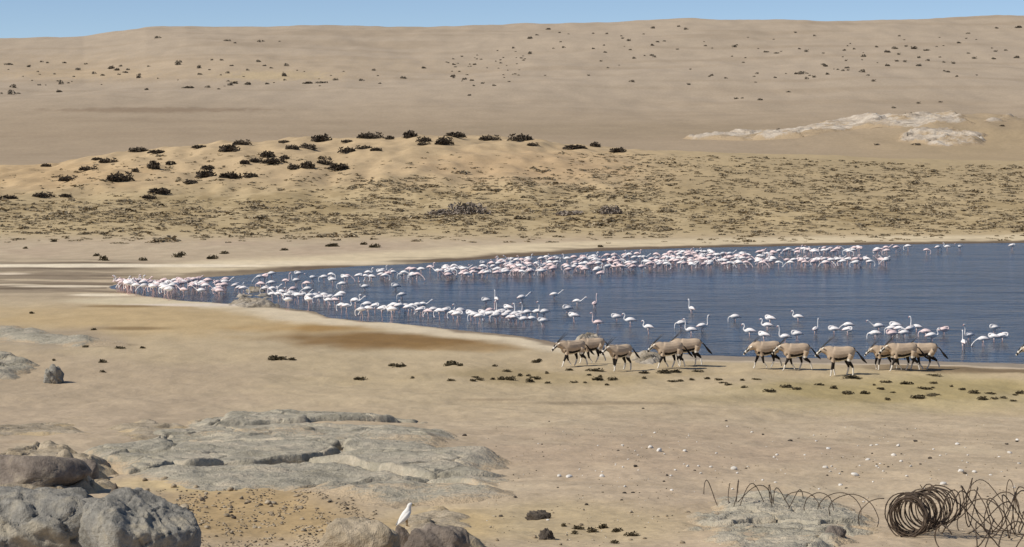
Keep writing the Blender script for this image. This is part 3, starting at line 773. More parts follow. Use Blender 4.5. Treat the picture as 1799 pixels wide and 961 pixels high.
wk = [(490,632,46,6),(480,630,24,6),(512,633,20,5),(635,667,30,5),(700,645,30,7),(688,643,16,5),(795,641,34,8),(785,643,18,5),(808,643,18,5),(625,667,14,4),(725,665,10,4),(792,669,20,4),(842,668,18,4),(880,667,20,6),(895,668,24,7),(866,667,12,4),(930,671,20,7),(914,661,14,5),(945,666,16,5),(962,674,14,4),(1007,673,20,4),(1050,668,30,6),(1075,668,24,6),(890,653,22,4),(940,637,20,5),(948,635,14,5),(1000,651,20,4),(1045,652,36,5),(1130,656,30,4),(1165,655,36,6),(1185,654,30,5),(1225,653,24,4),(870,644,14,4),(1215,668,14,4),(1242,666,16,4),(1264,668,18,4),(1304,669,12,4),(1380,681,30,6),(1350,688,30,5),(1400,684,26,4),(1440,677,20,4),(1465,683,18,6),(1490,692,34,6),(1520,692,26,6),(1495,664,44,5),(1555,672,30,4),(1592,675,26,6),(1625,684,30,5),(1640,674,22,4),(1560,703,12,5),(1612,699,40,6),(1640,695,36,4),(1710,691,26,6),(1725,702,24,6),(1740,693,30,4),(1795,692,24,6),(1780,705,18,3),(1690,685,20,4),(1330,667,20,3),(180,637,20,6),(95,634,10,4),(150,610,20,4),(210,612,26,4),(180,654,14,4),(250,612,14,4),(165,580,14,4),(56,551,14,4),(1640,660,30,3)]
for k in range(26):
    wk.append((random.uniform(820, 1799), 0, random.uniform(8, 22), random.uniform(2.5, 4.5)))
    wk[-1] = (wk[-1][0], random.gauss(float(np.interp(wk[-1][0], [820, 1300, 1799], [660, 672, 692])), 8)) + wk[-1][2:]
plants(wk, weed_m, 'shore_weed', 'dark dry weed clump on the sand just above the near shore', 'weed', 'weed clumps along the near shore', where=lambda p, w: ('long' if p[2] >= 28 else 'small') + ' dark dry weed clump on sand ' + ('by the lone boulder and low grey rocks' if p[0] < 300 else 'below the brown sand spit' if p[0] < 970 else 'below the leading oryx' if p[0] < 1290 else 'below the middle oryx group' if p[0] < 1530 else 'below the rear oryx group'))
wk2 = [(1015,930,30,7),(1040,935,26,9),(1060,928,24,8),(1085,934,26,7),(1110,942,30,8),(1010,938,18,6),(1080,955,22,6),(990,925,12,6)]
plants(wk2, weed_m, 'foreground_weed', 'dark dry weed mat on the sand below the dark flat stone', 'weed', 'weed mats in the foreground')

# tufts of the far plain: the largest as individuals, the rest as one mass
def plain_tufts():
    pts = []
    rg = np.random.default_rng(77)
    while len(pts) < 12500:
        x = rg.uniform(-260, 2060, 4000); y = rg.uniform(268, 428, 4000)
        dens = np.interp(y, [268, 290, 318, 350, 375, 395, 412, 428], [0.55, 0.75, 1.0, 0.75, 1.0, 0.9, 0.3, 0.03])
        n = fbm(x / 90, y / 14, 3, 301)
        dens = dens * np.clip(0.62 + 0.75 * n, 0.05, 1)
        cr = np.interp(x, CU, CYC)
        dens = dens * np.where(y < cr + 4, 0, 1)
        dens = dens * np.where((x < 620) & (y < 352), 0.22, 1)
        dens = dens * np.where((x > 620) & (x < 1000) & (y < 312), 0.15, 1)
        m = rg.uniform(0, 1, 4000) < dens
        pts += list(zip(x[m].tolist(), y[m].tolist()))
    pts = np.array(pts[:12500])
    X, Y, Z = hit(pts[:, 0], pts[:, 1])
    ok = (Y > 200) & (Y < 470) & (shore_sd(X, Y) > 3)
    X, Y, Z, pts = X[ok], Y[ok], Z[ok], pts[ok]
    w = np.exp(rg.normal(-1.35, 0.45, len(X)))
    h = w * rg.uniform(0.4, 0.7, len(X))
    vis = (pts[:, 0] > 5) & (pts[:, 0] < 1794)
    order = np.argsort(-(w / Y) * vis)
    for i in order[:300]:
        add('dry_tuft', tuft_m[int(rg.integers(6))], (X[i], Y[i], Z[i] - 0.02), float(rg.uniform(0, 6.28)), (w[i] * 1.3, w[i], h[i]),
            label=('broad' if w[i] > 0.75 else 'compact') + ' dry olive brown tuft on the plain ' + ('close to the far shore' if Y[i] < 270 else 'in the middle of the shrub belt' if Y[i] < 330 else 'towards the dunes'), cat='tuft', group='dry tufts on the plain beyond the lake')
    rest = order[300:]
    Vs, Fs, off = [], [], 0
    base = [clump_arrays(600 + k, 15, 0.42, 0.6) for k in range(8)]
    for i in rest:
        V, Fq = base[int(rg.integers(8))]
        a = rg.uniform(0, 6.28); c, s = math.cos(a), math.sin(a)
        P = np.stack([(V[:, 0] * c - V[:, 1] * s) * w[i] * 1.3 + X[i], (V[:, 0] * s + V[:, 1] * c) * w[i] + Y[i], V[:, 2] * h[i] + Z[i] - 0.02], 1)
        Vs.append(P); Fs.append(Fq + off); off += len(V)
    add('tuft_cover', mesh_np('tuft_cover', np.concatenate(Vs), np.concatenate(Fs), M['tuft'], smooth=False), kind='stuff',
        label='dense dry olive tufts covering the plain beyond the lake', cat='vegetation')
plain_tufts()

# ------------------------------------------------------------------ lofted bodies
def loft(path, radii, sides=8, squash=1.0, cap=True):
    P = np.array(path, float); n = len(P)
    T = np.gradient(P, axis=0); T /= np.linalg.norm(T, axis=1)[:, None] + 1e-9
    V = []
    side = np.array([0, 1.0, 0])
    for i in range(n):
        s = side - T[i] * (side @ T[i])
        if np.linalg.norm(s) < 1e-3: s = np.array([1.0, 0, 0])
        s /= np.linalg.norm(s); u = np.cross(T[i], s)
        for k in range(sides):
            a = 2 * math.pi * k / sides
            V.append(P[i] + s * math.cos(a) * radii[i] * squash + u * math.sin(a) * radii[i])
    Fs = []
    for i in range(n - 1):
        for k in range(sides):
            k2 = (k + 1) % sides
            Fs.append((i * sides + k, i * sides + k2, (i + 1) * sides + k2, (i + 1) * sides + k))
    if cap:
        Fs.append(tuple(range(sides))[::-1]); Fs.append(tuple((n - 1) * sides + k for k in range(sides)))
    return V, Fs
def join(parts):
    V, Fs, Cs = [], [], []
    for v, f, c in parts:
        o = len(V)
        V += list(v); Fs += [tuple(i + o for i in ff) for ff in f]; Cs += c
    return V, Fs, Cs
def smooth_path(pts, m=3):
    P = np.array(pts, float); out = []
    n = len(P)
    for i in range(n - 1):
        p0, p1, p2, p3 = P[max(i - 1, 0)], P[i], P[i + 1], P[min(i + 2, n - 1)]
        for k in range(m):
            t = k / m
            out.append(0.5 * ((2 * p1) + (-p0 + p2) * t + (2*p0 - 5*p1 + 4*p2 - p3) * t*t + (-p0 + 3*p1 - 3*p2 + p3) * t**3))
    out.append(P[-1]); return np.array(out)

WHITE = (0.90, 0.87, 0.86); PINKW = (0.86, 0.74, 0.72); PINK = (0.66, 0.34, 0.32); BLACK = (0.02, 0.018, 0.018)
def flamingo(pose, tintc=WHITE, seed=0):
    body = [(-.34, .66, .008), (-.28, .69, .035), (-.20, .715, .075), (-.09, .725, .115), (.03, .72, .130), (.13, .705, .112), (.20, .70, .075)]
    necks = {
        'feed': [(.255, .70, .042), (.31, .68, .032), (.35, .62, .028), (.365, .54, .025), (.36, .46, .024), (.345, .40, .028), (.325, .365, .036), (.285, .35, .026), (.25, .365, .010)],
        'reach': [(.25, .685, .042), (.33, .64, .032), (.42, .57, .028), (.49, .49, .025), (.54, .42, .026), (.565, .37, .034), (.55, .33, .028), (.51, .315, .010)],
        'upright': [(.25, .72, .044), (.285, .79, .034), (.285, .90, .028), (.275, 1.02, .025), (.285, 1.13, .025), (.305, 1.21, .030), (.345, 1.235, .038), (.395, 1.215, .028), (.42, 1.16, .010)],
        'curve': [(.25, .71, .044), (.305, .76, .034), (.30, .83, .028), (.265, .90, .026), (.265, .97, .026), (.30, 1.02, .030), (.345, 1.025, .038), (.39, .995, .028), (.41, .945, .010)],
        'tuck': [(.245, .745, .050), (.255, .81, .042), (.20, .855, .038), (.12, .855, .036), (.04, .845, .038), (-.02, .835, .030), (-.06, .82, .010)],
        'stretch': [(.26, .735, .044), (.33, .79, .034), (.40, .85, .029), (.47, .91, .026), (.53, .96, .030), (.575, .975, .036), (.62, .95, .026), (.64, .905, .010)],
    }
    pts = body + necks[pose]
    P = smooth_path([(p[0], 0, p[1]) for p in pts], 2); R = smooth_path([(p[2], 0, 0) for p in pts], 2)[:, 0].clip(0.005)
    V, Fs = loft(P, R, 9, 0.86)
    nb = len(P); cs = []
    rg = random.Random(seed)
    for i in range(nb):
        t = i / (nb - 1)
        c = tintc
        if t > 0.97: c = BLACK
        elif t > 0.90: c = PINK
        elif i < 2: c = PINKW
        cs += [c] * 9
    parts = [(V, Fs, cs)]
    for s, dx in ((1, 0.05), (-1, -0.07)):
        lp = [(0.0, s * .05, .66), (0.0 - dx * 0.3, s * .05, .50), (-.03 - dx * .6, s * .05, .34), (0.0 - dx, s * .05, .16), (0.01 - dx, s * .05, .02), (.09 - dx, s * .055, .0)]
        v, f = loft(lp, [.035, .017, .017, .011, .012, .016], 6)
        parts.append((v, f, [PINKW if k < 6 else (0.62, 0.44, 0.41) for k in range(36)]))
    # folded wing hint with dark flight feathers under the tail
    for s in (1, -1):
        wpth = [(.12, s * .095, .735), (-.05, s * .112, .735), (-.20, s * .085, .705), (-.36, s * .03, .655)]
        v, f = loft(wpth, [.03, .055, .04, .008], 6, 0.5)
        parts.append((v, f, [tintc] * 12 + [PINKW] * 6 + [(0.25, 0.12, 0.12)] * 6))
    return join(parts)
POSES = ['feed', 'reach', 'upright', 'curve', 'tuck', 'stretch']
flam = {}
flam_np = {}
for i, p in enumerate(POSES):
    for tn, tc_ in (('w', WHITE), ('p', (0.88, 0.70, 0.68))):
        V, Fs, Cs = flamingo(p, tc_, i)
        flam[p, tn] = mesh_np('flamingo', V, Fs, M['bird'], np.array(Cs))
        flam_np[p, tn] = (np.array(V), Fs, np.array(Cs))

def flam_at(px, py, hb):
    """body centre at pixel, hb metres above the lake"""
    X, Y = on_plane(px, py, hb)
    return float(X), float(Y)
A, R_, U, Cc, T, S = POSES
near = [
 (641,503,Cc,-1),(695,502,T,-1),(706,517,A,-1),(624,529,Cc,1),(645,536,A,-1),(647,546,R_,-1),(635,548,A,-1),(659,539,T,1),(671,546,T,1),(688,549,T,-1),(692,537,A,-1),(702,538,A,1),
 (712,537,Cc,-1),(718,543,A,1),(724,537,A,1),(733,535,A,-1),(743,534,S,1),(739,546,T,1),(761,543,R_,-1),(752,548,A,-1),(772,550,A,-1),(783,547,T,1),(796,549,A,-1),(808,545,Cc,-1),(804,555,T,1),
 (854,527,T,-1),(872,525,U,9),(917,522,S,1),(974,517,S,1),(997,541,T,-1),(1008,554,T,-1),(1014,529,S,1),(1045,533,U,9),(1050,566,U,-1),(1083,556,T,-1),(1107,562,Cc,-1),(1139,574,Cc,-1),
 (827,551,T,-1),(834,557,A,-1),(843,559,T,1),(849,549,T,-1),(861,545,U,1),(860,552,A,-1),(868,552,T,-1),(875,549,T,1),(882,547,U,-1),(893,540,T,-1),(894,549,A,1),(898,557,T,1),(905,551,A,-1),(913,550,U,-1),
 (920,562,S,-1),(926,548,U,-1),(934,560,R_,1),(944,547,A,-1),(956,547,U,-1),(954,563,T,-1),(888,554,A,1),(872,556,A,-1),(907,559,T,1),
 (1215,542,U,9),(1234,572,U,1),(1197,567,A,-1),(1214,579,U,-1),(1291,556,A,-1),(1317,581,Cc,-1),(1348,571,Cc,-1),(1353,559,T,-1),(1342,588,T,-1),(1402,556,Cc,-1),(1379,591,U,-1),(1400,586,T,-1),(1433,578,U,9),
 (1465,578,T,-1),(1490,570,R_,-1),(1489,579,T,1),(1543,572,S,-1),(1537,585,A,-1),(1573,571,T,-1),(1566,576,A,-1),(1567,585,T,-1),(1580,577,A,1),(1588,584,A,-1),(1599,577,T,1),(1610,574,U,-1),(1626,582,A,-1),
 (1637,589,Cc,1),(1658,579,T,1),(1703,588,U,-1),(1693,601,U,9),(1727,595,R_,-1),(1747,575,T,-1),(1746,591,T,-1),(1761,590,T,1)]
mid = [(456,486),(465,485),(477,481),(458,498),(477,496),(467,506),(479,507),(502,493),(520,492),(515,507),(524,480),(540,507),(539,497),(549,487),(569,486),(582,482),(584,491),(610,485),(601,498),(630,484),
 (478,518),(489,521),(502,523),(506,532),(519,520),(524,526),(534,518),(547,521),(545,525),(542,533),(554,522),(569,518),(570,526),(577,533),(581,522),(595,519),(600,515),(600,543),(609,545),(625,530),(428,506),(421,505),(414,501),(494,512),(511,515),(560,527),(588,527)]
POSE_WORD = {A: 'with bill down feeding', R_: 'reaching forward to feed', U: 'with neck held upright', Cc: 'with neck curved', T: 'with neck folded back', S: 'stretching its neck forward'}
rf = random.Random(5)
def put_flamingo(px, py, pose, facing, hb, label, group, sc=0.92, tn='w'):
    x, y = flam_at(px, py, hb)
    rz = {1: 0.0, -1: math.pi, 9: math.pi / 2}[facing] + rf.uniform(-0.55, 0.55)
    sd = float(shore_sd(np.array([x]), np.array([y]))[0])
    z = hb - 0.71 * sc
    g = float(height(np.array([x]), np.array([y]))[0])
    z = max(z, g) if g < 0.05 else z
    return add('flamingo', flam[pose, tn], (x, y, z), rz, sc, label=label, cat='flamingo', group=group)
def near_zone(px):
    if px < 820: return 'in the loose group off the brown spit', 'loose flamingo group off the brown spit'
    if px < 965: return 'in the tight huddle by the near shore', 'tight flamingo huddle by the near shore'
    if px < 1500: return 'wading in open water behind the oryx', 'flamingos wading behind the oryx'
    if px < 1670: return 'in the cluster above the rearmost oryx', 'flamingo cluster above the rearmost oryx'
    return 'among the last few behind the rear oryx', 'last flamingos behind the rear oryx'
for px, py, pose, fc in near:
    zn, gr = near_zone(px)
    sdx = float(shore_sd(*[np.array([v]) for v in flam_at(px, py, 0.4)])[0])
    hb = 0.56 if sdx > -3 else (0.38 if sdx > -8 else 0.28)
    put_flamingo(px, py, pose, fc, hb, 'white flamingo ' + ('seen end on, ' if fc == 9 else POSE_WORD[pose] + ', ') + zn, gr, sc=rf.uniform(0.95, 1.08), tn='w' if rf.random() < 0.96 else 'p')
for px, py in mid:
    pose = rf.choice([A, A, R_, Cc, T, S, U]); fc = rf.choice([-1, -1, 1])
    put_flamingo(px, py, pose, fc, rf.uniform(0.32, 0.5), 'white flamingo ' + POSE_WORD[pose] + ', near the pale lake arm rock', 'flamingos around the pale lake arm rock', sc=rf.uniform(0.94, 1.06), tn='w' if rf.random() < 0.8 else 'p')
# crowd at the tip of the lake arm
for k in range(88):
    px = rf.uniform(205, 402)
    top = np.interp(px, [205, 300, 400], [497, 491, 487]); bot = np.interp(px, [205, 250, 300, 400], [500, 506, 513, 514])
    py = rf.uniform(top, bot) if rf.random() < 0.75 else rf.uniform(top, (top + bot) / 2)
    pose = rf.choice([A, A, A, R_, Cc, T, S])
    pk = 'p' if rf.random() < (0.65 if 315 < px < 390 else 0.3) else 'w'
    put_flamingo(px, py, pose, rf.choice([-1, -1, 1]), rf.uniform(0.5, 0.66), ('pink' if pk == 'p' else 'whitish') + ' flamingo ' + POSE_WORD[pose] + ', in the crowd at the lake arm tip', 'flamingo crowd at the tip of the lake arm', sc=rf.uniform(0.94, 1.06), tn=pk)
# long line along the far shore
far = []
for k in range(390):
    px = rf.uniform(600, 1560)
    if px < 860 and rf.random() < 0.5: px = rf.uniform(860, 1500)
    top = np.interp(px, [600, 720, 800, 870, 900, 1000, 1100, 1200, 1300, 1400, 1500, 1560], [477, 471, 465, 458, 454, 449, 446, 442, 440, 436, 434, 433])
    bot = np.interp(px, [600, 720, 800, 870, 930, 1000, 1060, 1160, 1250, 1400, 1500, 1560], [487, 485, 482, 479, 477, 473, 472, 466, 464, 461, 461, 458])
    q = rf.random()
    if px > 1380: q = rf.choice([rf.uniform(0, 0.3), rf.uniform(0.75, 1.0)])
    far.append((px, top + (bot - top) * q))
far += [(1575,434),(1595,432),(1628,439),(1648,434),(1664,433),(1686,433),(1778,431),(1055,480),(820,481),(1048,474)]
far.sort(key=lambda p: -p[1])
big_far, rest_far = far[:90] + far[-8:], far[90:-8]
for px, py in big_far:
    pose = rf.choice([A, A, A, R_, Cc, T, S]); pk = 'p' if rf.random() < 0.35 else 'w'
    put_flamingo(px, py, pose, rf.choice([-1, 1]), rf.uniform(0.32, 0.5), ('pink' if pk == 'p' else 'whitish') + ' flamingo ' + POSE_WORD[pose] + ', in the long line off the far shore', 'flamingos in the long line off the far shore', sc=rf.uniform(0.94, 1.06), tn=pk)
Vs, Fs_, Cs_ = [], [], []; off = 0
for px, py in rest_far:
    V, Fq, Cq = flam_np[rf.choice([A, A, A, R_, Cc, T, S]), 'p' if rf.random() < 0.4 else 'w']
    hb = rf.uniform(0.38, 0.58); x, y = flam_at(px, py, hb); a = rf.choice([0, math.pi]) + rf.uniform(-.6, .6); c, s = math.cos(a), math.sin(a); sc = rf.uniform(0.94, 1.06)
    Vs.append(np.stack([(V[:, 0] * c - V[:, 1] * s) * sc + x, (V[:, 0] * s + V[:, 1] * c) * sc + y, V[:, 2] * sc + hb - 0.71 * sc], 1))
    Fs_ += [tuple(i + off for i in f) for f in Fq]; Cs_.append(Cq); off += len(V)
add('flamingo_flock', mesh_np('flamingo_flock', np.concatenate(Vs), Fs_, M['bird'], np.concatenate(Cs_)), kind='stuff', label='dense pink and white flamingo flock lining the far shore', cat='flamingos')

# ------------------------------------------------------------------ oryx
FAWN = np.array((0.54, 0.42, 0.305)); OWHITE = np.array((0.80, 0.75, 0.66)); OBLACK = np.array((0.022, 0.018, 0.016))
def oryx_mesh(seed, gait, neck):
    """faces +x, stands on z = 0; gait: four (hip swing, knee bend) pairs; neck: lowering of the head"""
    limbs = []
    hd = neck
    spine = [(-.80,0,.97,.10),(-.72,0,.97,.19),(-.52,0,.925,.275),(-.2,0,.875,.305),(.10,0,.85,.335),(.34,0,.88,.325),(.50,0,.97,.255),(.65,0,1.06 - .12*hd,.19),(.80,0,1.14 - .30*hd,.145),(.90,0,1.19 - .42*hd,.115)]
    limbs.append(('torso', spine, 0.84))
    hx, hz = .90, 1.19 - .42*hd
    head = [(hx - .02,0,hz,.10),(hx + .08,0,hz - .05,.098),(hx + .17,0,hz - .13,.075),(hx + .255,0,hz - .215,.056),(hx + .30,0,hz - .26,.05),(hx + .325,0,hz - .285,.03)]
    limbs.append(('head', head, 0.85))
    for s in (1, -1):
        limbs.append(('ear', [(hx - .02, s*.07, hz + .05, .022),(hx - .06, s*.15, hz + .09, .034),(hx - .09, s*.21, hz + .10, .012)], 1.0))
    for i, (s, fore) in enumerate(((1, True), (-1, True), (1, False), (-1, False))):
        sw, kb = gait[i]
        y = s * (.135 if fore else .13)
        if fore:
            hip = np.array([.34, 0, .80]); l1, l2, l3 = .30, .27, .28
            a1 = sw - 0.15; a2 = sw + 0.12 - kb * 0.3; a3 = sw - kb
            r = [.135, .085, .05, .036, .033]
        else:
            hip = np.array([-.56, 0, .84]); l1, l2, l3 = .30, .30, .32
            a1 = sw + 0.42; a2 = sw - 0.55 - kb * .4; a3 = sw + 0.10 - kb
            r = [.185, .11, .055, .04, .035]
        def stp(p, a, l): return p + np.array([math.sin(a) * l, 0, -math.cos(a) * l])
        k1 = stp(hip, a1, l1); k2 = stp(k1, a2, l2); k3 = stp(k2, a3, l3 * 0.82); k4 = stp(k3, a3 + 0.25, l3 * 0.22)
        pts = [hip, k1, k2, k3, k4, k4 + np.array([.03, 0, -.03])]
        rr = r + [.036]
        limbs.append(('fore' if fore else 'hind', [(p[0], y if j == 0 else y * 1.05, p[2], rr[j]) for j, p in enumerate(pts)], 0.62 if False else 1.0))
    low = min(p[2] - p[3] * .6 for nm, pts, q in limbs for p in pts)
    V, Fs = [], []; cent = []
    for nm, pts, sq in limbs:
        P4 = np.array(pts); P = smooth_path(P4[:, :3], 4); R = smooth_path(np.stack([P4[:, 3]] * 3, 1), 4)[:, 0].clip(.008)
        if nm == 'torso': pass
        v, f = loft(P, R, 14, sq); o = len(V); V += list(v); Fs += [tuple(i + o for i in ff) for ff in f]
        for i in range(len(P)): cent.append((P[i], R[i], nm, i / (len(P) - 1)))
    me = bpy.data.meshes.new('oryx_raw'); me.from_pydata([tuple(v) for v in V], [], Fs)
    ob = bpy.data.objects.new('oryx_raw', me); col.objects.link(ob)
    md = ob.modifiers.new('r', 'REMESH'); md.mode = 'VOXEL'; md.voxel_size = 0.02; md.use_smooth_shade = True
    sm = ob.modifiers.new('s', 'SMOOTH'); sm.factor = 0.5; sm.iterations = 3
    bpy.context.view_layer.update()
    dg = bpy.context.evaluated_depsgraph_get()
    out = bpy.data.meshes.new_from_object(ob.evaluated_get(dg))
    bpy.data.objects.remove(ob)
    n = len(out.vertices); co = np.zeros(n * 3); out.vertices.foreach_get('co', co); co = co.reshape(-1, 3)
    cp = np.array([c[0] for c in cent]); cr = np.array([c[1] for c in cent])
    D = np.linalg.norm(co[:, None] - cp[None], axis=2) / (cr[None] * 1.0 + 0.02)
    bi = D.argmin(1)
    tint = np.zeros((n, 3))
    for i in range(n):
        c, r, nm, t = cent[bi[i]]
        p = co[i]; dz = (p[2] - c[2]) / r
        if nm == 'torso':
            cc = FAWN
            if p[0] < .50:
                if dz < -0.78: cc = OWHITE
                elif dz < -0.42 and p[0] > -.66: cc = OBLACK
            if p[0] < -.70 and dz > 0.0 and abs(p[1]) < .10: cc = OBLACK
            if p[0] > .50 and dz < -.80: cc = OBLACK
        elif nm == 'head':
            cc = OWHITE
            if .14 < t < .40 and dz > -.1 and abs(p[1]) < .055: cc = OBLACK
            elif .52 < t < .80 and dz > -.75: cc = OBLACK
            elif .10 < t < .5 and abs(p[1]) > .055 and -.45 < dz < .15: cc = OBLACK
        elif nm == 'ear': cc = OWHITE if t < .8 else OBLACK
        elif nm == 'fore':
            cc = FAWN if t < .16 else (OBLACK if t < .42 else OWHITE)
            if t > .95: cc = OBLACK
        else:
            cc = FAWN if t < .12 else (OBLACK if .16 < t < .42 else OWHITE)
            if t > .95: cc = OBLACK
        tint[i] = cc
    co[:, 2] -= low
    co[:, 0] *= 0.84
    out.vertices.foreach_set('co', co.ravel())
    a = out.color_attributes.new('tint', 'FLOAT_COLOR', 'POINT'); c4 = np.ones((n, 4), np.float32); c4[:, :3] = tint; a.data.foreach_set('color', c4.ravel())
    out.polygons.foreach_set('use_smooth', np.ones(len(out.polygons), bool)); out.update()
    out.materials.clear(); out.materials.append(M['hide']); out.name = 'oryx'
    return out, (hx * 0.84, hz - low), low
def tube_mesh(name, pts, rad, mat, sides=7, tint=None):
    P = smooth_path(pts, 3); R = smooth_path(np.stack([rad] * 3, 1), 3)[:, 0].clip(.003)
    v, f = loft(P, R, sides)
    return mesh_np(name, v, f, mat, None if tint is None else np.repeat(np.array(tint(np.linspace(0, 1, len(P)))), sides, 0))
GAITS = [[(.38, .0), (-.32, .35), (-.30, .25), (.35, .1)], [(-.22, .5), (.30, 0), (.38, .05), (-.34, .3)], [(.14, 0), (-.12, .15), (-.10, .1), (.16, .05)], [(.05, 0), (.30, .55), (-.25, .1), (.2, .3)]]
ory = []
for gi, nk in ((0, .45), (1, .75), (2, .35), (3, .6)):
    me, hp_, low = oryx_mesh(gi, GAITS[gi], nk)
    hx, hz = hp_
    horns = []
    for s in (1, -1):
        horns.append(tube_mesh('horn', [(hx + .03, s * .035, hz + .06), (hx - .14, s * .05, hz + .22), (hx - .34, s * .085, hz + .40), (hx - .54, s * .13, hz + .57)], [.023, .018, .012, .003], M['horn']))
    tail = tube_mesh('tail', [(-.64, 0, 1.0 - low), (-.76, 0, .95 - low), (-.88, .02, .80 - low), (-1.02, .03, .62 - low), (-1.18, .04, .46 - low)], [.035, .024, .032, .055, .012], M['hide'], 8,
                     lambda t: np.where((t < .22)[:, None], FAWN[None], OBLACK[None]))
    ory.append((me, horns, tail))
def put_oryx(px, py, v, label, sc=1.0, rz=0.0, tailrot=0.0):
    x, y, z = (q[0] for q in hit([px], [py]))
    me, horns, tail = ory[v]
    o = add('oryx', me, (x, y, z - 0.01), math.pi + rz, sc, label=label, cat='oryx', group='oryx herd walking along the shore')
    for h in horns: add('horn', h, parent=o)
    add('tail', tail, parent=o)
    return o
put_oryx(1004, 644, 0, 'lead oryx of the herd, in front of the pitted shore rock', 0.95, 0.45)
put_oryx(1038, 639, 1, 'oryx mostly hidden behind the lead oryx', 0.93, 0.3)
put_oryx(1088, 652, 2, 'lone oryx walking just behind the lead pair', 0.90, 0.55)
put_oryx(1174, 647, 0, 'pinkish fawn oryx overlapping another, beside the pale ledge', 0.95, 0.25)
put_oryx(1206, 644, 3, 'oryx half hidden with dark tail streaming, behind the pale ledge oryx', 0.97, 0.1)
put_oryx(1345, 648, 1, 'foremost oryx of the middle group with white face against the water', 0.97, 0.2)
put_oryx(1396, 651, 0, 'second oryx of the middle group, flank partly over its leader', 0.97, 0.12)
put_oryx(1474, 661, 2, 'last oryx of the middle group, full flank with black belly band and long tail', 1.0, 0.05)
put_oryx(1552, 650, 3, 'smaller oryx leading the rear group, head low', 0.84, 0.2)
put_oryx(1584, 652, 0, 'tall oryx in the middle of the rear group, black rump stripe', 1.0, 0.15)
put_oryx(1620, 650, 1, 'rearmost oryx of the rear group with tail flung out', 0.95, -0.05)
put_oryx(1826, 659, 2, 'oryx following alone far behind the rear group', 1.0, 0.1)
# ------------------------------------------------------------------ white bird on the rock
def perched_bird():
    x, y, z = (v[0] for v in hit([712], [950]))
    s = F / y
    WB = (0.78, 0.77, 0.74); GB = (0.30, 0.30, 0.30)
    pts = [(-.17, .02, .006), (-.13, .07, .03), (-.07, .14, .062), (0, .21, .078), (.045, .28, .064), (.062, .335, .045), (.075, .375, .042), (.105, .395, .034), (.135, .385, .016), (.175, .37, .008)]
    P = smooth_path([(p[0], 0, p[1]) for p in pts], 3); R = smooth_path([(p[2], 0, 0) for p in pts], 3)[:, 0].clip(.004)
    V, Fs = loft(P, R, 10, 0.85)
    n = len(P); cs = []
    for i in range(n): cs += [WB if i < n - 5 else (0.45, 0.33, 0.06)] * 10
    parts = [(V, Fs, cs)]
    for sgn in (1, -1):
        v, f = loft([(.06, sgn * .06, .27), (0, sgn * .078, .20), (-.09, sgn * .06, .11), (-.2, sgn * .02, .02)], [.02, .05, .04, .006], 7, 0.45)
        parts.append((v, f, [WB if sgn < 0 else GB] * 28))
        v, f = loft([(.0, sgn * .03, .16), (.02, sgn * .03, .07), (.02, sgn * .03, .0), (.06, sgn * .03, -.005)], [.02, .009, .008, .008], 6)
        parts.append((v, f, [(0.4, 0.25, 0.1)] * 24))
    V, Fs, Cs = join(parts)
    me = mesh_np('white_bird', V, Fs, M['bird'], np.array(Cs))
    # stands on the narrow brown rock: feet at the rock's top
    dx, dy, dz = ray(713, 924)
    t = (y + 0.12) / dy
    add('white_bird', me, (t * dx, t * dy, CAMZ + t * dz), 0.45, 0.70, label='white bird perched on a rock at the foot of the bedrock', cat='bird')
perched_bird()

# ------------------------------------------------------------------ razor wire
def wire_obj(name, paths, rad, label, barbs=True, seed=0):
    """an Empty at the foot of the coil, one strand per helix"""
    rg = random.Random(seed)
    allp = np.concatenate(paths); c = np.array([allp[:, 0].mean(), allp[:, 1].mean(), allp[:, 2].min()])
    root = add(name, None, tuple(c), label=label, cat='wire')
    for P in paths:
        P = np.array(P) - c
        v, Fs = loft(P, [rad] * len(P), 5); V = list(v)
        L = np.concatenate([[0], np.cumsum(np.linalg.norm(np.diff(P, axis=0), axis=1))])
        for d in np.arange(rg.uniform(0, .1), L[-1], 0.13):
            i = min(int(np.searchsorted(L, d)), len(P) - 1)
            p = P[i]; u = np.array([rg.gauss(0, 1) for _ in range(3)]); u /= np.linalg.norm(u); w = np.array([rg.gauss(0, 1) for _ in range(3)]); w /= np.linalg.norm(w)
            o = i * 5; m = len(V); V += [p + u * .030, p - u * .030]; Fs += [(o, o + 2, m), (o + 1, o + 3, m + 1)]
        add('wire_strand', mesh_np('wire_strand', V, Fs, M['wire']), parent=root)
    return root
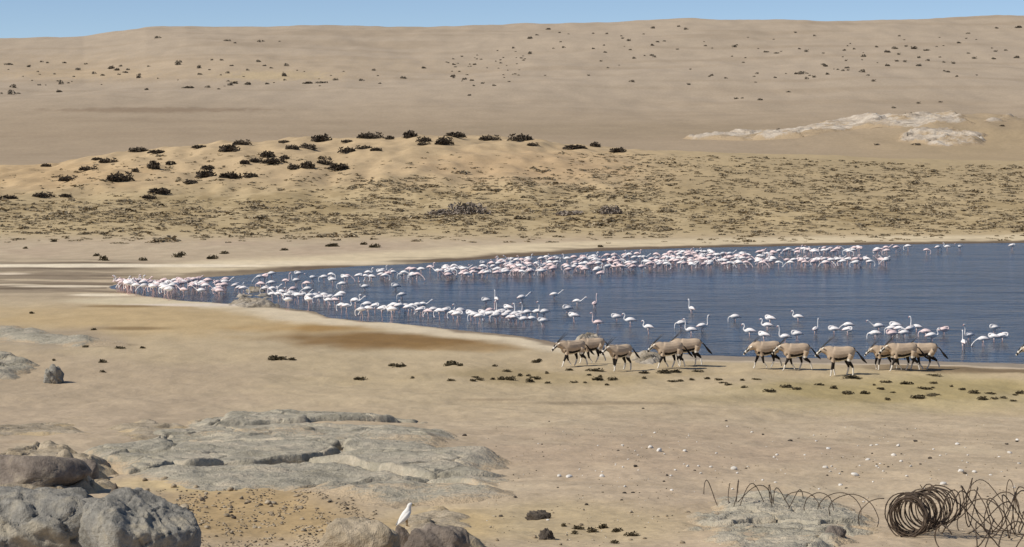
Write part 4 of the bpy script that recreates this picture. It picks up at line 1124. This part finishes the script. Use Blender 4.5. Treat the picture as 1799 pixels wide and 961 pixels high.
def helix(p0, p1, r0, r1, turns, seed, jit=0.05, start=0.0, tilt=None, per=26):
    """coil whose axis runs p0 -> p1 (world)"""
    rg = random.Random(seed)
    p0 = np.array(p0); p1 = np.array(p1); ax = p1 - p0; L = np.linalg.norm(ax); ax /= L
    e1 = np.cross(ax, np.array([0, 0, 1.0])); e1 /= np.linalg.norm(e1); e2 = np.cross(e1, ax)
    N = int(turns * per); out = []
    w1, w2 = rg.uniform(0, 6), rg.uniform(0, 6)
    off = np.cumsum([rg.gauss(0, jit * .25) for _ in range(N)])
    sq = [rg.uniform(0, 6.28) for _ in range(4)]
    for i in range(N):
        t = i / (N - 1); a = start + 2 * math.pi * turns * t
        r = (r0 + (r1 - r0) * t) * (1 + .10 * math.sin(2.3 * a / 2 + sq[0]) + .06 * math.sin(a * 0.37 + sq[1]))
        c = p0 + (p1 - p0) * t + ax * (jit * 2.2 * math.sin(a * .61 + w1)) + e1 * off[i] * .5 + e2 * off[i] * .2
        q = c + e1 * math.cos(a) * r + e2 * math.sin(a) * r + ax * (.10 * r * math.cos(a + sq[2]))
        out.append(q)
    return np.array(out)
def gp(px, py, up=0.0):
    x, y, z = (v[0] for v in hit([px], [py])); return np.array([x, y, z + up])
# dense bundle lying on its side, open end towards the viewer
c0 = gp(1592, 944, .26); c1 = gp(1640, 938, .27) + np.array([0.12, 0.55, 0])
wire_obj('wire_coil', [helix(c0, c1, .235, .25, 15, 1, .02, per=30), helix(c0 + np.array([.05, .1, .02]), c1, .27, .235, 11, 2, .03, per=30), helix(c0 + np.array([-.02, -.05, 0]), c0 + (c1 - c0) * .35, .24, .25, 7, 3, .012, per=30)], .0085,
         'tight rusty wire bundle with a round open end beside the grey ledge', True, 1)
# stretched coil running over the ledge
a0 = gp(1245, 896, .20); a1 = gp(1400, 900, .12); a2 = gp(1550, 930, .18)
wire_obj('wire_coil', [helix(a0, a1, .27, .20, 4.4, 5, .05, 0.3), helix(a1, a2, .18, .26, 4.2, 6, .06, 0.4), helix(a0 + np.array([.3, .1, .02]), a1 + np.array([.1, .15, 0.05]), .16, .18, 2.6, 7, .06, 2.0)], .0065,
         'thin stretched rusty wire loops trailing over the grey rock ledge', True, 2)
# loose coils on the other side of the bundle
b0 = gp(1650, 935, .22); b1 = gp(1850, 945, .26)
wire_obj('wire_coil', [helix(b0, b1, .30, .30, 6.5, 8, .10, 0.2), helix(b0 + np.array([.1, .5, .05]), b1 + np.array([0, .4, .05]), .26, .30, 5.5, 9, .12, 1.2), helix(gp(1670, 975, .15), gp(1850, 980, .2), .20, .24, 6.0, 12, .10, .7), helix(b0 + np.array([.2, .25, .0]), b1 + np.array([.1, .2, -.04]), .20, .26, 7.0, 14, .14, 2.2)], .008,
         'tangled loose rusty wire coils on the open side of the tight bundle', True, 3)
d0 = gp(1640, 905, .22); d1 = gp(1860, 900, .25)
wire_obj('wire_coil', [helix(d0, d1, .30, .27, 4.6, 10, .10, 2.2)], .0065, 'single open wire coil standing behind the tangled loose coils', True, 4)

scene.cycles.samples = 64
